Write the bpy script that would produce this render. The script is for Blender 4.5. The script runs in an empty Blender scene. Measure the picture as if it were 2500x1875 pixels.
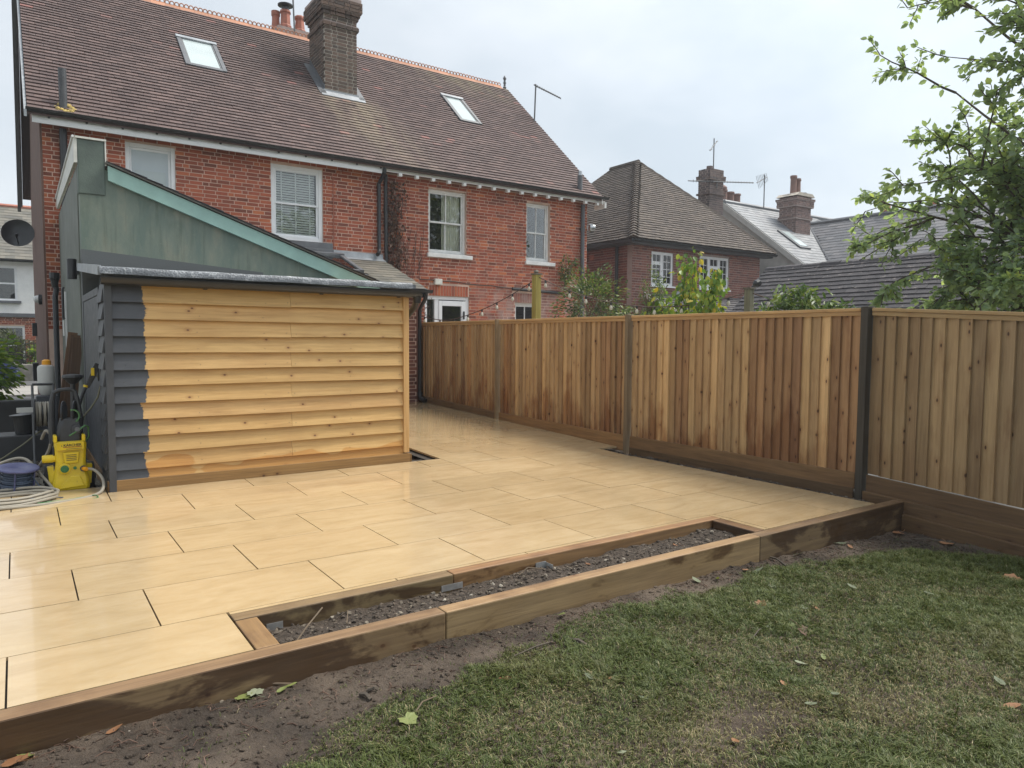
import bpy, math, random
import numpy as np
from mathutils import Vector, Matrix
R = math.radians
rng = random.Random(7)
nr = np.random.RandomState(7)
scene = bpy.context.scene
col = scene.collection

# ---------------------------------------------------------------- camera
cam_d = bpy.data.cameras.new('camera'); cam = bpy.data.objects.new('camera', cam_d); col.objects.link(cam)
EYE = Vector((0, 0, 1.36))
YAW, PITCH, ROLL = 0.605425, -0.063193, 0.006276
fw = Vector((math.sin(YAW)*math.cos(PITCH), math.cos(YAW)*math.cos(PITCH), math.sin(PITCH)))
r0 = Vector((math.cos(YAW), -math.sin(YAW), 0)); u0 = r0.cross(fw)
rt = r0*math.cos(ROLL)+u0*math.sin(ROLL); up = u0*math.cos(ROLL)-r0*math.sin(ROLL)
cam.matrix_world = Matrix(((rt.x, up.x, -fw.x, EYE.x), (rt.y, up.y, -fw.y, EYE.y), (rt.z, up.z, -fw.z, EYE.z), (0, 0, 0, 1)))
cam_d.sensor_width = 36; cam_d.lens = 36*1747.09/2500; cam_d.clip_start = .05; cam_d.clip_end = 600
scene.camera = cam

# ---------------------------------------------------------------- sky, sun, exposure
SUN_EL, SUN_AZ = 60, 104            # azimuth from +Y towards +X
w = bpy.data.worlds.new('World'); scene.world = w; w.use_nodes = True
wt = w.node_tree; wt.nodes.clear()
wo = wt.nodes.new('ShaderNodeOutputWorld'); bg = wt.nodes.new('ShaderNodeBackground')
sky = wt.nodes.new('ShaderNodeTexSky'); sky.sky_type = 'NISHITA'; sky.sun_disc = False
sky.sun_elevation = R(SUN_EL); sky.sun_rotation = R(SUN_AZ)
tcw = wt.nodes.new('ShaderNodeTexCoord'); mpw = wt.nodes.new('ShaderNodeMapping'); mpw.inputs['Scale'].default_value = (1.2, 1.2, 2.6)
nz = wt.nodes.new('ShaderNodeTexNoise'); nz.inputs['Scale'].default_value = 1.6; nz.inputs['Detail'].default_value = 5; nz.inputs['Roughness'].default_value = .55
rp = wt.nodes.new('ShaderNodeValToRGB')
rp.color_ramp.elements[0].position = .36; rp.color_ramp.elements[0].color = (4.5, 5.0, 5.4, 1)
rp.color_ramp.elements[1].position = .66; rp.color_ramp.elements[1].color = (6.2, 6.5, 6.75, 1)
mxw = wt.nodes.new('ShaderNodeMixRGB'); mxw.inputs[0].default_value = .86
wt.links.new(tcw.outputs['Generated'], mpw.inputs[0]); wt.links.new(mpw.outputs[0], nz.inputs['Vector']); wt.links.new(nz.outputs[0], rp.inputs[0])
wt.links.new(sky.outputs[0], mxw.inputs[1]); wt.links.new(rp.outputs[0], mxw.inputs[2]); wt.links.new(mxw.outputs[0], bg.inputs[0])
# the veiled sun brightens the cloud around it
dt = wt.nodes.new('ShaderNodeVectorMath'); dt.operation = 'DOT_PRODUCT'; wt.links.new(tcw.outputs['Generated'], dt.inputs[0])
dt.inputs[1].default_value = (math.sin(R(SUN_AZ))*math.cos(R(SUN_EL)), math.cos(R(SUN_AZ))*math.cos(R(SUN_EL)), math.sin(R(SUN_EL)))
gm_ = wt.nodes.new('ShaderNodeMapRange'); gm_.interpolation_type = 'SMOOTHSTEP'; wt.links.new(dt.outputs['Value'], gm_.inputs[0])
gm_.inputs[1].default_value = .35; gm_.inputs[2].default_value = 1.0; gm_.inputs[3].default_value = .88; gm_.inputs[4].default_value = 1.4
vm_ = wt.nodes.new('ShaderNodeVectorMath'); vm_.operation = 'SCALE'; wt.links.new(mxw.outputs[0], vm_.inputs[0]); wt.links.new(gm_.outputs[0], vm_.inputs['Scale'])
wt.links.new(vm_.outputs[0], bg.inputs[0])
bg.inputs[1].default_value = .1; wt.links.new(bg.outputs[0], wo.inputs[0])
sd = bpy.data.lights.new('sun', 'SUN'); sun = bpy.data.objects.new('sun', sd); col.objects.link(sun)
sd.energy = 2.6; sd.angle = R(24); sd.color = (1, .95, .86)
sv = Vector((math.sin(R(SUN_AZ))*math.cos(R(SUN_EL)), math.cos(R(SUN_AZ))*math.cos(R(SUN_EL)), math.sin(R(SUN_EL))))
sun.rotation_euler = (-sv).to_track_quat('-Z', 'Y').to_euler(); sun.location = (8, -3, 12)
vs = scene.view_settings; vs.view_transform = 'Standard'; vs.look = 'None'; vs.gamma = 1; vs.exposure = .82
scene.display_settings.display_device = 'sRGB'
cy = scene.cycles; cy.max_bounces = 6; cy.diffuse_bounces = 3; cy.glossy_bounces = 3; cy.transmission_bounces = 4; cy.transparent_max_bounces = 6; cy.volume_bounces = 0

# ---------------------------------------------------------------- material helpers
class NT:
    def __init__(s, name):
        s.m = bpy.data.materials.new(name); s.m.use_nodes = True; s.t = s.m.node_tree
        s.b = s.t.nodes['Principled BSDF']; s.out = s.t.nodes['Material Output']
    def put(s, sock, v):
        if isinstance(v, bpy.types.NodeSocket): s.t.links.new(v, sock)
        elif isinstance(v, (tuple, list)) and sock.type == 'RGBA' and len(v) == 3: sock.default_value = (*v, 1)
        else: sock.default_value = v
    def n(s, typ, ins=(), **at):
        nd = s.t.nodes.new(typ)
        for k, v in at.items(): setattr(nd, k, v)
        for k, v in dict(ins).items(): s.put(nd.inputs[k], v)
        return nd
    def obj(s): return s.n('ShaderNodeTexCoord').outputs['Object']
    def pos(s): return s.n('ShaderNodeNewGeometry').outputs['Position']
    def rand(s): return s.n('ShaderNodeObjectInfo').outputs['Random']
    def ocol(s): return s.n('ShaderNodeObjectInfo').outputs['Color']
    def attr(s, a='rnd'): return s.n('ShaderNodeAttribute', attribute_name=a).outputs['Fac']
    def sep(s, v): return s.n('ShaderNodeSeparateXYZ', {0: v}).outputs
    def scl(s, v, sc, off=None):
        d = {'Vector': v, 'Scale': sc}
        if off is not None: d['Location'] = off
        return s.n('ShaderNodeMapping', d).outputs[0]
    def noise(s, v, sc, det=3, ro=.55, dist=0): return s.n('ShaderNodeTexNoise', {'Vector': v, 'Scale': sc, 'Detail': det, 'Roughness': ro, 'Distortion': dist}).outputs[0]
    def ramp(s, f, stops):
        nd = s.n('ShaderNodeValToRGB', {0: f}); e = nd.color_ramp.elements
        while len(e) < len(stops): e.new(.5)
        for i, (p, c) in enumerate(stops):
            e[i].position = p; e[i].color = (*c, 1) if isinstance(c, (tuple, list)) else (c, c, c, 1)
        return nd.outputs[0]
    def mix(s, f, a, b, bl='MIX'):
        nd = s.n('ShaderNodeMix', data_type='RGBA', blend_type=bl)
        s.put(nd.inputs[0], f); s.put(nd.inputs[6], a); s.put(nd.inputs[7], b); return nd.outputs[2]
    def ma(s, op, a, b=0., c=0.): return s.n('ShaderNodeMath', {0: a, 1: b, 2: c}, operation=op).outputs[0]
    def mr(s, v, a, b, c=0., d=1.): return s.n('ShaderNodeMapRange', {0: v, 1: a, 2: b, 3: c, 4: d}).outputs[0]
    def bump(s, hgt, st=.3, di=.01):
        nd = s.n('ShaderNodeBump', {'Height': hgt, 'Strength': st, 'Distance': di}); s.put(s.b.inputs['Normal'], nd.outputs[0])
    def fin(s, c=None, ro=None, **kw):
        if c is not None: s.put(s.b.inputs['Base Color'], c)
        if ro is not None: s.put(s.b.inputs['Roughness'], ro)
        for k, v in kw.items(): s.put(s.b.inputs[k.replace('_', ' ')], v)
        return s.m
MATS = {}
def simple(name, c, ro=.6, var=.18, sc=9, bump=.0, metal=0, bsc=60):
    k = NT(name); v = k.obj(); f = k.noise(v, sc, 5, .6)
    cc = k.ramp(f, [(.3, tuple(x*(1-var) for x in c)), (.7, tuple(min(1, x*(1+var)) for x in c))])
    if bump: k.bump(k.noise(v, bsc, 4), bump, .01)
    MATS[name] = k.fin(cc, k.mr(k.noise(v, sc*2, 3), .3, .7, ro*.85, min(1, ro*1.12)), Metallic=metal); return MATS[name]

def wood(name, light, dark, axis, grain=28, knots=.55, knot_c=(.09, .04, .015), ro=.62, extra=None, tint=True, kscale=(5.2, 7.6), kr=.085, kflat=None):
    k = NT(name); o = k.obj(); rd = k.rand()
    off = k.n('ShaderNodeCombineXYZ', {0: k.ma('MULTIPLY', rd, 31.7), 1: k.ma('MULTIPLY', rd, 17.3), 2: k.ma('MULTIPLY', rd, 53.1)}).outputs[0]
    ov = k.n('ShaderNodeVectorMath', {0: o, 1: off}, operation='ADD').outputs[0]
    sc = [grain]*3; sc[axis] = 1.3
    warp = k.noise(ov, 3, 2)
    g1 = k.noise(k.scl(ov, sc), 1, 5, .62, .7)
    sc2 = [grain*4]*3; sc2[axis] = 4
    g2 = k.noise(k.scl(ov, sc2), 1, 2)
    gf = k.ma('ADD', k.ma('MULTIPLY', g1, .72), k.ma('MULTIPLY', g2, .28))
    c = k.ramp(gf, [(.34, dark), (.52, tuple((a*.6+b*.4) for a, b in zip(light, dark))), (.66, light)])
    blot = k.noise(ov, 2.3, 3)
    c = k.mix(k.mr(blot, .35, .75, 0, .35), c, k.mix(1., c, (.72, .62, .55), 'MULTIPLY'))
    if knots:
        ks = [kscale[1]]*3; ks[axis] = kscale[0]
        if kflat is None: vo = k.n('ShaderNodeTexVoronoi', {'Vector': k.scl(ov, ks), 'Scale': 1.0})
        else:
            sv_ = k.sep(k.scl(ov, ks)); i0, i1 = [q for q in (0, 1, 2) if q != kflat]
            vo = k.n('ShaderNodeTexVoronoi', {'Vector': k.n('ShaderNodeCombineXYZ', {0: sv_[i0], 1: sv_[i1]}).outputs[0], 'Scale': 1.0}, voronoi_dimensions='2D')
        sel = k.ma('GREATER_THAN', k.sep(vo.outputs['Color'])[0], 1-knots)
        kd = k.ma('MULTIPLY', k.mr(vo.outputs['Distance'], kr*.6, kr, 1, 0), sel)
        halo = k.ma('MULTIPLY', k.mr(vo.outputs['Distance'], kr, kr*3.2, .45, 0), sel)
        c = k.mix(halo, c, k.mix(1., c, (.62, .48, .38), 'MULTIPLY')); c = k.mix(kd, c, knot_c)
    if tint: c = k.mix(1., c, k.ocol(), 'MULTIPLY')
    rr = ro
    if extra: c, rr = extra(k, c, gf)
    k.bump(gf, .22, .006)
    MATS[name] = k.fin(c, rr); return MATS[name]

def brickmat(name, stops, stain=None, ro=.85):
    k = NT(name); v = k.pos(); a = k.attr()
    c = k.ramp(a, stops); n1 = k.noise(v, 14, 5, .65); n2 = k.noise(v, 1.1, 4)
    c = k.mix(k.mr(n1, .4, .75, 0, .45), c, k.mix(1., c, (.6, .52, .5), 'MULTIPLY'))
    c = k.mix(k.mr(n2, .5, .75, 0, .5), c, k.mix(1., c, (.62, .55, .52), 'MULTIPLY'))
    if stain: c = stain(k, v, c)
    k.bump(k.noise(v, 90, 4), .35, .006)
    MATS[name] = k.fin(c, ro); return MATS[name]

# ---------------------------------------------------------------- materials
def shed_extra(k, c, gf):
    P = k.sep(k.pos())
    zz = k.ma('FRACT', k.ma('DIVIDE', k.ma('SUBTRACT', P[2], .057), .145))
    row = k.ma('FLOOR', k.ma('DIVIDE', k.ma('SUBTRACT', P[2], .057), .145)); wn = k.n('ShaderNodeTexWhiteNoise', {'W': row}, noise_dimensions='1D').outputs[0]
    scal = k.ma('ADD', k.ma('MULTIPLY', k.ma('POWER', k.ma('ABSOLUTE', k.ma('SUBTRACT', zz, k.ma('ADD', .25, k.ma('MULTIPLY', wn, .5)))), 2.), -.05), k.ma('MULTIPLY', k.ma('SUBTRACT', wn, .5), .05))
    wob = k.ma('MULTIPLY', k.ma('SUBTRACT', k.noise(k.pos(), 31, 5, .8), .5), .075)
    edge = k.ma('ADD', k.ma('ADD', scal, wob), .925)
    pm = k.ma('MULTIPLY', k.ma('LESS_THAN', P[0], edge), k.ma('LESS_THAN', P[1], 7.2))
    paint = k.ramp(k.noise(k.pos(), 5, 4), [(.3, (.052, .056, .064)), (.7, (.075, .08, .09))])
    n = k.noise(k.scl(k.pos(), (1.3, 1, 3)), 1.1, 2)
    low = k.mr(P[2], .15, .42, .26, -.3)
    wet = k.mr(k.ma('ADD', n, low), .615, .625, 0, 1)
    c = k.mix(k.ma('MULTIPLY', wet, .8), c, k.mix(1., c, (.84, .64, .38), 'MULTIPLY'))
    c = k.mix(pm, c, paint)
    return c, k.mix(pm, (.55,)*3, (.5,)*3)
wood('pine_cladding', (.66, .435, .175), (.47, .285, .10), 0, grain=22, knots=.26, knot_c=(.15, .062, .02), extra=shed_extra, tint=True, kscale=(5, 7.5), kr=.07, kflat=1)
wood('pine_trim', (.62, .40, .18), (.48, .29, .115), 2, grain=22, knots=.3, tint=True)
def fence_extra(k, c, gf):
    P = k.pos(); S = k.sep(P)
    n = k.noise(k.scl(P, (1, 2.6, .9)), 1.5, 5, .6)
    low = k.mr(S[2], .15, .95, .17, -.10)
    st = k.ma('MULTIPLY', k.mr(k.ma('ADD', n, low), .53, .66, 0, .85), k.mr(S[1], 3.3, 4.6, .25, 1))
    c = k.mix(st, c, k.mix(1., c, (.60, .43, .33), 'MULTIPLY'))
    n2 = k.noise(k.scl(P, (1, 9, 2.2)), 1.0, 4, .6)
    c = k.mix(k.mr(n2, .56, .70, 0, .5), c, k.mix(1., c, (.62, .52, .46), 'MULTIPLY'))
    return c, .62
wood('fence_wood', (.50, .355, .20), (.335, .225, .12), 2, grain=20, knots=.34, knot_c=(.08, .037, .018), kscale=(4.0, 8), kr=.075, kflat=0, extra=fence_extra)
wood('rail_wood', (.47, .31, .145), (.33, .20, .088), 1, grain=20, knots=.2)
wood('gravel_board_wood', (.25, .15, .068), (.13, .075, .033), 1, grain=22, knots=.35)
wood('base_board_wood', (.35, .205, .072), (.20, .11, .038), 0, grain=40, knots=.4, knot_c=(.09, .035, .012), kflat=1)
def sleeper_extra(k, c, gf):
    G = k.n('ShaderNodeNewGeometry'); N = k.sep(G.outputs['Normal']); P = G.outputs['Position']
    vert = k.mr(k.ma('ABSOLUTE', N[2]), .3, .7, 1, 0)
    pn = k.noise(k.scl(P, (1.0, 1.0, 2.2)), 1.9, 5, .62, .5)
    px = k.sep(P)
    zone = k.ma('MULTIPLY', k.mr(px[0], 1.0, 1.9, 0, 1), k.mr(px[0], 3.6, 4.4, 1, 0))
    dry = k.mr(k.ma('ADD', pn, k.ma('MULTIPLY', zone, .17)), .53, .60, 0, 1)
    wetshadec = k.mix(1., c, (.33, .30, .27), 'MULTIPLY')  # upright faces darkened: damp stain, with their shade put into the colour too
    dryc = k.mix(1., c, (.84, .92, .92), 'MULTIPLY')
    side = k.mix(dry, wetshadec, dryc)
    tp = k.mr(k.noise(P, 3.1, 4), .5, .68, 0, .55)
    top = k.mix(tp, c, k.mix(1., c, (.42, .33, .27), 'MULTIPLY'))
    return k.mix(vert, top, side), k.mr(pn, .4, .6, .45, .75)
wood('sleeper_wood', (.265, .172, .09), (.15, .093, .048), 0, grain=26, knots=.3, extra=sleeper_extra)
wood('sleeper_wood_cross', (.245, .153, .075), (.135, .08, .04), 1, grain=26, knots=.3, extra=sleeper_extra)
wood('old_plank_wood', (.155, .085, .042), (.07, .037, .019), 2, grain=22, knots=.2)
wood('green_post_wood', (.37, .31, .075), (.25, .20, .045), 2, grain=24, knots=.2)
wood('grey_post_wood', (.19, .17, .13), (.11, .095, .075), 2, grain=24, knots=.2)

k = NT('porcelain_slab'); P = k.pos(); o = k.obj(); rd = k.rand()
off = k.n('ShaderNodeCombineXYZ', {0: k.ma('MULTIPLY', rd, 41.), 1: k.ma('MULTIPLY', rd, 23.), 2: 0.}).outputs[0]
ov = k.n('ShaderNodeVectorMath', {0: o, 1: off}, operation='ADD').outputs[0]
v1 = k.noise(k.scl(ov, (2.2, 7, 5)), 1.3, 6, .62, .8); v2 = k.noise(ov, 26, 4, .6)
c = k.ramp(v1, [(.3, (.40, .292, .16)), (.5, (.455, .342, .198)), (.72, (.50, .384, .232))])
c = k.mix(k.mr(v2, .45, .8, 0, .4), c, (.45, .31, .15))
c = k.mix(k.mr(rd, 0, 1, 0, .85), c, k.mix(1., c, (1.045, 1.02, 1.0), 'MULTIPLY')); c = k.mix(k.mr(k.ma('FRACT', k.ma('MULTIPLY', rd, 7.3)), 0, 1, 0, 1), c, k.mix(1., c, (.945, .935, .915), 'MULTIPLY'))
wet = k.noise(k.scl(P, (.75, .5, 1)), 1.5, 4, .55)
xx = k.sep(P)[0]; yy = k.sep(P)[1]
film = k.ma('ADD', wet, k.mr(yy, 7.2, 9.5, 0, .22))
ro = k.mr(film, .40, .60, .24, .10); k.put(k.b.inputs['Coat Weight'], k.mr(k.ma('ADD', film, k.mr(xx, -.2, 1.2, .16, 0)), .40, .66, 0., .42)); k.b.inputs['Coat Roughness'].default_value = .04
k.bump(k.noise(ov, 40, 3), .035, .004)
MATS['porcelain_slab'] = k.fin(c, ro)

def redstain(k, v, c):
    P = k.sep(v)
    m = k.ma('MULTIPLY', k.mr(P[0], 8.2, 8.9, 0, 1), k.mr(P[2], 2.95, 2.55, 0, 1))
    n = k.noise(v, 2.6, 5, .65)
    c = k.mix(k.ma('MULTIPLY', m, k.mr(n, .44, .62, 0, .62)), c, (.40, .31, .28))
    d = k.mr(P[0], 5.6, 8.5, 1, 0)
    dn = k.ma('MULTIPLY', k.mr(k.noise(v, .9, 3), .4, .65, 0, .7), k.ma('MULTIPLY', d, k.mr(P[0], 4.8, 5.8, 0, 1)))
    c = k.mix(dn, c, k.mix(1., c, (.56, .56, .52), 'MULTIPLY'))
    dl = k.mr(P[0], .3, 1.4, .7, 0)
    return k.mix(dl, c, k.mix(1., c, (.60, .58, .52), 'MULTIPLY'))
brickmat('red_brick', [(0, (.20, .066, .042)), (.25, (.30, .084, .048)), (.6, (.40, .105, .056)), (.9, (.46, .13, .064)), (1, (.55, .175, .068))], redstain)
brickmat('dark_brick', [(0, (.07, .052, .042)), (.5, (.108, .074, .056)), (1, (.155, .10, .074))])
brickmat('plum_brick', [(0, (.14, .062, .05)), (.5, (.205, .084, .062)), (1, (.27, .11, .078))])
brickmat('mauve_brick', [(0, (.17, .125, .115)), (.5, (.22, .155, .14)), (1, (.28, .19, .165))])
brickmat('grey_brick', [(0, (.10, .085, .085)), (.5, (.14, .11, .105)), (1, (.19, .145, .13))])
simple('mortar', (.60, .43, .345), .9, .2, 3); simple('pale_mortar', (.52, .47, .40), .9, .2, 3); simple('grey_mortar', (.36, .29, .265), .9, .2, 3)

def tilemat(name, stops, lichen=None, ro=.8, lamt=(.53, .68)):
    k = NT(name); v = k.pos(); a = k.attr()
    c = k.ramp(a, stops)
    c = k.mix(k.mr(k.noise(v, .55, 4), .42, .66, 0, .45), c, k.mix(1., c, (.68, .64, .66), 'MULTIPLY'))
    sp = k.mr(k.noise(v, 9, 4, .7), lamt[0]+.09, lamt[1]+.07, 0, .55)
    c = k.mix(sp, c, (.36, .31, .29))
    if lichen: c = lichen(k, v, c)
    k.bump(k.noise(v, 45, 4), .4, .008)
    MATS[name] = k.fin(c, ro); return MATS[name]
def lich(k, v, c):
    P = k.sep(v)
    n = k.noise(k.scl(v, (3.2, .8, .8)), 1.2, 5, .65)
    u = k.ma('ABSOLUTE', k.ma('SUBTRACT', P[0], k.ma('ADD', 6.05, k.ma('MULTIPLY', k.ma('SUBTRACT', 6.7, P[2]), .28))))
    m = k.ma('MULTIPLY', k.mr(u, .25, 1.15, 1, 0), k.ma('MULTIPLY', k.mr(P[2], 6.75, 6.5, 0, 1), k.mr(P[2], 4.9, 6.4, .35, 1)))
    c = k.mix(k.ma('MULTIPLY', m, k.mr(n, .38, .62, .08, .6)), c, (.30, .25, .165))
    g = k.ma('MULTIPLY', k.mr(P[2], 7.6, 8.3, 0, 1), k.mr(P[0], 7.5, 10, 0, 1))
    c = k.mix(k.ma('MULTIPLY', g, k.mr(n, .4, .6, 0, .5)), c, (.23, .20, .12))
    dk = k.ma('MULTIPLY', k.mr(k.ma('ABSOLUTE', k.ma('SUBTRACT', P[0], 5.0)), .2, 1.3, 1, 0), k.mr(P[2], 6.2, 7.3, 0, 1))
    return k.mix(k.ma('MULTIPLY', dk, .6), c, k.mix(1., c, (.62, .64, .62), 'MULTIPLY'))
tilemat('plum_tile', [(0, (.084, .055, .052)), (.35, (.10, .066, .061)), (.75, (.118, .078, .071)), (.985, (.145, .096, .087)), (1, (.26, .115, .10))], lich)
tilemat('brown_tile', [(0, (.058, .045, .037)), (.5, (.079, .062, .05)), (1, (.11, .086, .069))])
tilemat('charcoal_tile', [(0, (.034, .032, .037)), (.5, (.046, .043, .049)), (1, (.066, .061, .066))], lamt=(.50, .64))
tilemat('grey_slate', [(0, (.15, .16, .175)), (.5, (.19, .20, .215)), (1, (.24, .245, .255))], ro=.5)
tilemat('dark_slate', [(0, (.085, .088, .098)), (.5, (.115, .115, .125)), (1, (.155, .15, .155))], ro=.55)
tilemat('old_slate', [(0, (.10, .096, .082)), (.5, (.13, .122, .10)), (1, (.17, .155, .125))], ro=.55)
tilemat('terracotta', [(0, (.36, .17, .10)), (1, (.47, .225, .135))], lamt=(.56, .7))
simple('old_pot', (.21, .125, .105), .8, .25, 6); simple('pot_clay', (.36, .13, .085), .7, .25, 6)
simple('white_upvc', (.78, .79, .80), .35, .05, 4); simple('white_paint', (.72, .72, .70), .5, .12, 6)
k = NT('weathered_fascia'); v = k.pos(); n = k.noise(k.scl(v, (2.2, 1, 14)), 1.4, 5, .65)
zz = k.mr(k.sep(v)[2], 4.62, 4.76, 0, .40)
MATS['weathered_fascia'] = k.fin(k.ramp(k.ma('SUBTRACT', n, zz), [(.02, (.12, .125, .125)), (.16, (.48, .49, .49)), (.34, (.72, .73, .73))]), .55)
simple('black_plastic', (.018, .019, .021), .35, .2, 8); simple('grey_plastic', (.06, .062, .066), .45, .2, 8)
simple('dark_grey_paint', (.052, .056, .064), .5, .15, 6); simple('lead', (.30, .32, .34), .45, .25, 7, .2)
simple('dark_lead', (.10, .105, .115), .5, .2, 6); simple('galvanised', (.55, .57, .58), .35, .2, 20, 0, .8)
simple('aerial_metal', (.12, .125, .13), .6, .1, 8, 0, 0)
k = NT('green_render'); v = k.pos(); n = k.noise(k.scl(v, (2.2, 2.2, .7)), 1.2, 6, .65); s2 = k.noise(k.scl(v, (16, 16, 1.1)), 1, 4, .6)
c = k.ramp(n, [(.38, (.125, .165, .135)), (.5, (.17, .20, .158)), (.62, (.24, .24, .178))])
c = k.mix(k.mr(s2, .52, .70, 0, .5), c, (.075, .095, .062)); c = k.mix(k.mr(k.noise(v, 23, 5, .7), .60, .72, 0, .5), c, (.26, .27, .21)); c = k.mix(k.mr(k.noise(k.scl(v, (5, 5, 3)), 1, 4), .56, .7, 0, .4), c, (.10, .13, .095)); k.bump(k.noise(v, 60, 4), .3, .006)
band = k.ma('LESS_THAN', k.sep(v)[2], k.ma('ADD', 2.325, k.ma('MULTIPLY', k.ma('SUBTRACT', k.sep(v)[0], .62), -.075)))
c = k.mix(k.ma('MULTIPLY', band, k.ma('LESS_THAN', k.sep(v)[0], 2.6)), c, (.098, .105, .105))
MATS['green_render'] = k.fin(c, .6)
simple('dark_green_render', (.10, .128, .106), .6, .25, 5, .3); simple('grey_green_render', (.13, .142, .118), .65, .22, 3, .3)
simple('mint_paint', (.31, .48, .42), .45, .1, 5)
simple('cream_trim', (.62, .61, .55), .55, .2, 8)
simple('brown_render', (.15, .088, .068), .9, .25, 4, .6, 0, 35); simple('white_render', (.74, .74, .72), .9, .06, 5, .8, 0, 30)
simple('grey_render', (.42, .415, .40), .9, .1, 6, .7, 0, 40)
k = NT('membrane'); v = k.pos(); vo = k.n('ShaderNodeTexVoronoi', {'Vector': v, 'Scale': 62.}); n = k.noise(v, 7, 5, .65)
c = k.ramp(k.ma('ADD', k.ma('MULTIPLY', vo.outputs['Distance'], .35), n), [(.42, (.055, .062, .072)), (.70, (.115, .128, .145)), (.92, (.30, .32, .34))])
k.bump(vo.outputs['Distance'], .5, .006); MATS['membrane'] = k.fin(c, .42, Metallic=.1)

k = NT('window_glass')
tr = k.n('ShaderNodeBsdfTransparent', {0: (.96, .98, .98, 1)}); gl = k.n('ShaderNodeBsdfGlossy', {0: (1, 1, 1, 1), 1: .015})
lw = k.n('ShaderNodeLayerWeight', {0: .55}); f = k.ma('ADD', k.ma('MULTIPLY', k.n('ShaderNodeFresnel', {0: 1.5}).outputs[0], 1.0), .02)
ms = k.n('ShaderNodeMixShader', {0: f, 1: tr.outputs[0], 2: gl.outputs[0]}); k.t.links.new(ms.outputs[0], k.out.inputs[0]); MATS['window_glass'] = k.m
simple('frosted_glass', (.46, .52, .545), .10, .06, 2); simple('dark_room', (.012, .013, .013), .8, .2, 3)
simple('rooflight_glass', (.44, .50, .50), .08, .08, 1.5)
simple('net', (.17, .18, .18), .9, .3, 6); simple('blind_slat', (.82, .83, .80), .5, .05, 5); simple('curtain', (.86, .84, .72), .85, .12, 5)

k = NT('soil'); v = k.pos(); n = k.noise(v, 2.2, 6, .6); n2 = k.noise(v, 38, 6, .75)
c = k.ramp(n, [(.40, (.058, .040, .027)), (.5, (.112, .080, .056)), (.62, (.19, .143, .104))])
c = k.mix(k.mr(n2, .5, .8, 0, .6), c, (.15, .12, .095)); c = k.mix(k.mr(n2, .2, .42, .6, 0), c, (.022, .017, .014))
k.bump(k.ma('ADD', n2, k.ma('MULTIPLY', k.noise(v, 12, 4), .8)), 1., .05); MATS['soil'] = k.fin(c, .85)
k = NT('planting_soil'); v = k.pos(); n2 = k.noise(v, 46, 6, .75)
c = k.ramp(n2, [(.3, (.028, .020, .014)), (.5, (.068, .049, .035)), (.72, (.14, .106, .078))])
k.bump(n2, 1, .03); MATS['planting_soil'] = k.fin(c, .85)
k = NT('gravel_ground'); v = k.pos(); vo = k.n('ShaderNodeTexVoronoi', {'Vector': v, 'Scale': 30.}); n = k.noise(v, 3, 5)
c = k.ramp(k.ma('MULTIPLY', k.ma('ADD', k.sep(vo.outputs['Color'])[0], n), .5), [(.25, (.05, .045, .034)), (.5, (.10, .09, .068)), (.75, (.20, .18, .14))])
k.bump(vo.outputs['Distance'], .9, .03); MATS['gravel_ground'] = k.fin(c, .9)
simple('mortar_bed', (.035, .029, .023), .95, .3, 8); simple('asphalt', (.085, .085, .088), .9, .2, 2, .3); simple('pavement', (.30, .285, .265), .9, .15, 2, .2)
simple('far_ground', (.06, .075, .035), .95, .3, .3); simple('dark_wall', (.034, .033, .032), .85, .25, 3, .4)
simple('stone_wall', (.19, .18, .155), .9, .35, 5, .6, 0, 14)
k = NT('stone'); a = k.attr(); v = k.pos()
k.bump(k.noise(v, 80, 3), .5, .01)
MATS['stone'] = k.fin(k.mix(k.mr(k.noise(v, 60, 4), .4, .7, 0, .5), k.ramp(a, [(0, (.042, .030, .021)), (.7, (.10, .075, .054)), (.95, (.18, .148, .11)), (1, (.36, .32, .26))]), (.05, .043, .036)), .85)
def leafmat(name, stops, trans=.3, ro=.45):
    k = NT(name); a = k.attr(); c = k.ramp(a, stops)
    k.fin(c, ro); t = k.n('ShaderNodeBsdfTranslucent', {0: k.mix(1., c, (1.5, 1.45, .7), 'MULTIPLY')})
    ms = k.n('ShaderNodeMixShader', {0: trans, 1: k.b.outputs[0], 2: t.outputs[0]}); k.t.links.new(ms.outputs[0], k.out.inputs[0])
    MATS[name] = k.m
leafmat('tree_leaf', [(0, (.18, .25, .175)), (.6, (.24, .325, .215)), (.93, (.29, .38, .22)), (1, (.40, .46, .16))], .6)
leafmat('climber_leaf', [(0, (.04, .07, .025)), (.6, (.09, .14, .045)), (1, (.25, .28, .09))], .25)
leafmat('yellow_leaf', [(0, (.075, .15, .03)), (.5, (.15, .25, .045)), (.85, (.33, .38, .06)), (1, (.50, .36, .05))], .4)
leafmat('shrub_leaf', [(0, (.05, .09, .03)), (.6, (.10, .165, .055)), (1, (.26, .31, .11))], .3)
leafmat('laurel_leaf', [(0, (.10, .19, .03)), (.6, (.19, .32, .04)), (1, (.36, .46, .06))], .35)
leafmat('olive_leaf', [(0, (.05, .065, .035)), (1, (.14, .16, .09))], .25)
leafmat('dead_leaf', [(0, (.05, .026, .018)), (.5, (.10, .055, .036)), (1, (.21, .13, .095))], .15, .7)
leafmat('fresh_fallen_leaf', [(0, (.13, .155, .05)), (1, (.22, .25, .08))], .2)
leafmat('grey_fallen_leaf', [(0, (.10, .12, .07)), (1, (.25, .27, .18))], .15, .7)
leafmat('orange_fallen_leaf', [(0, (.19, .085, .035)), (1, (.34, .17, .085))], .15, .7)
k = NT('grass_blade'); a = k.attr(); v = k.pos()
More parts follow.
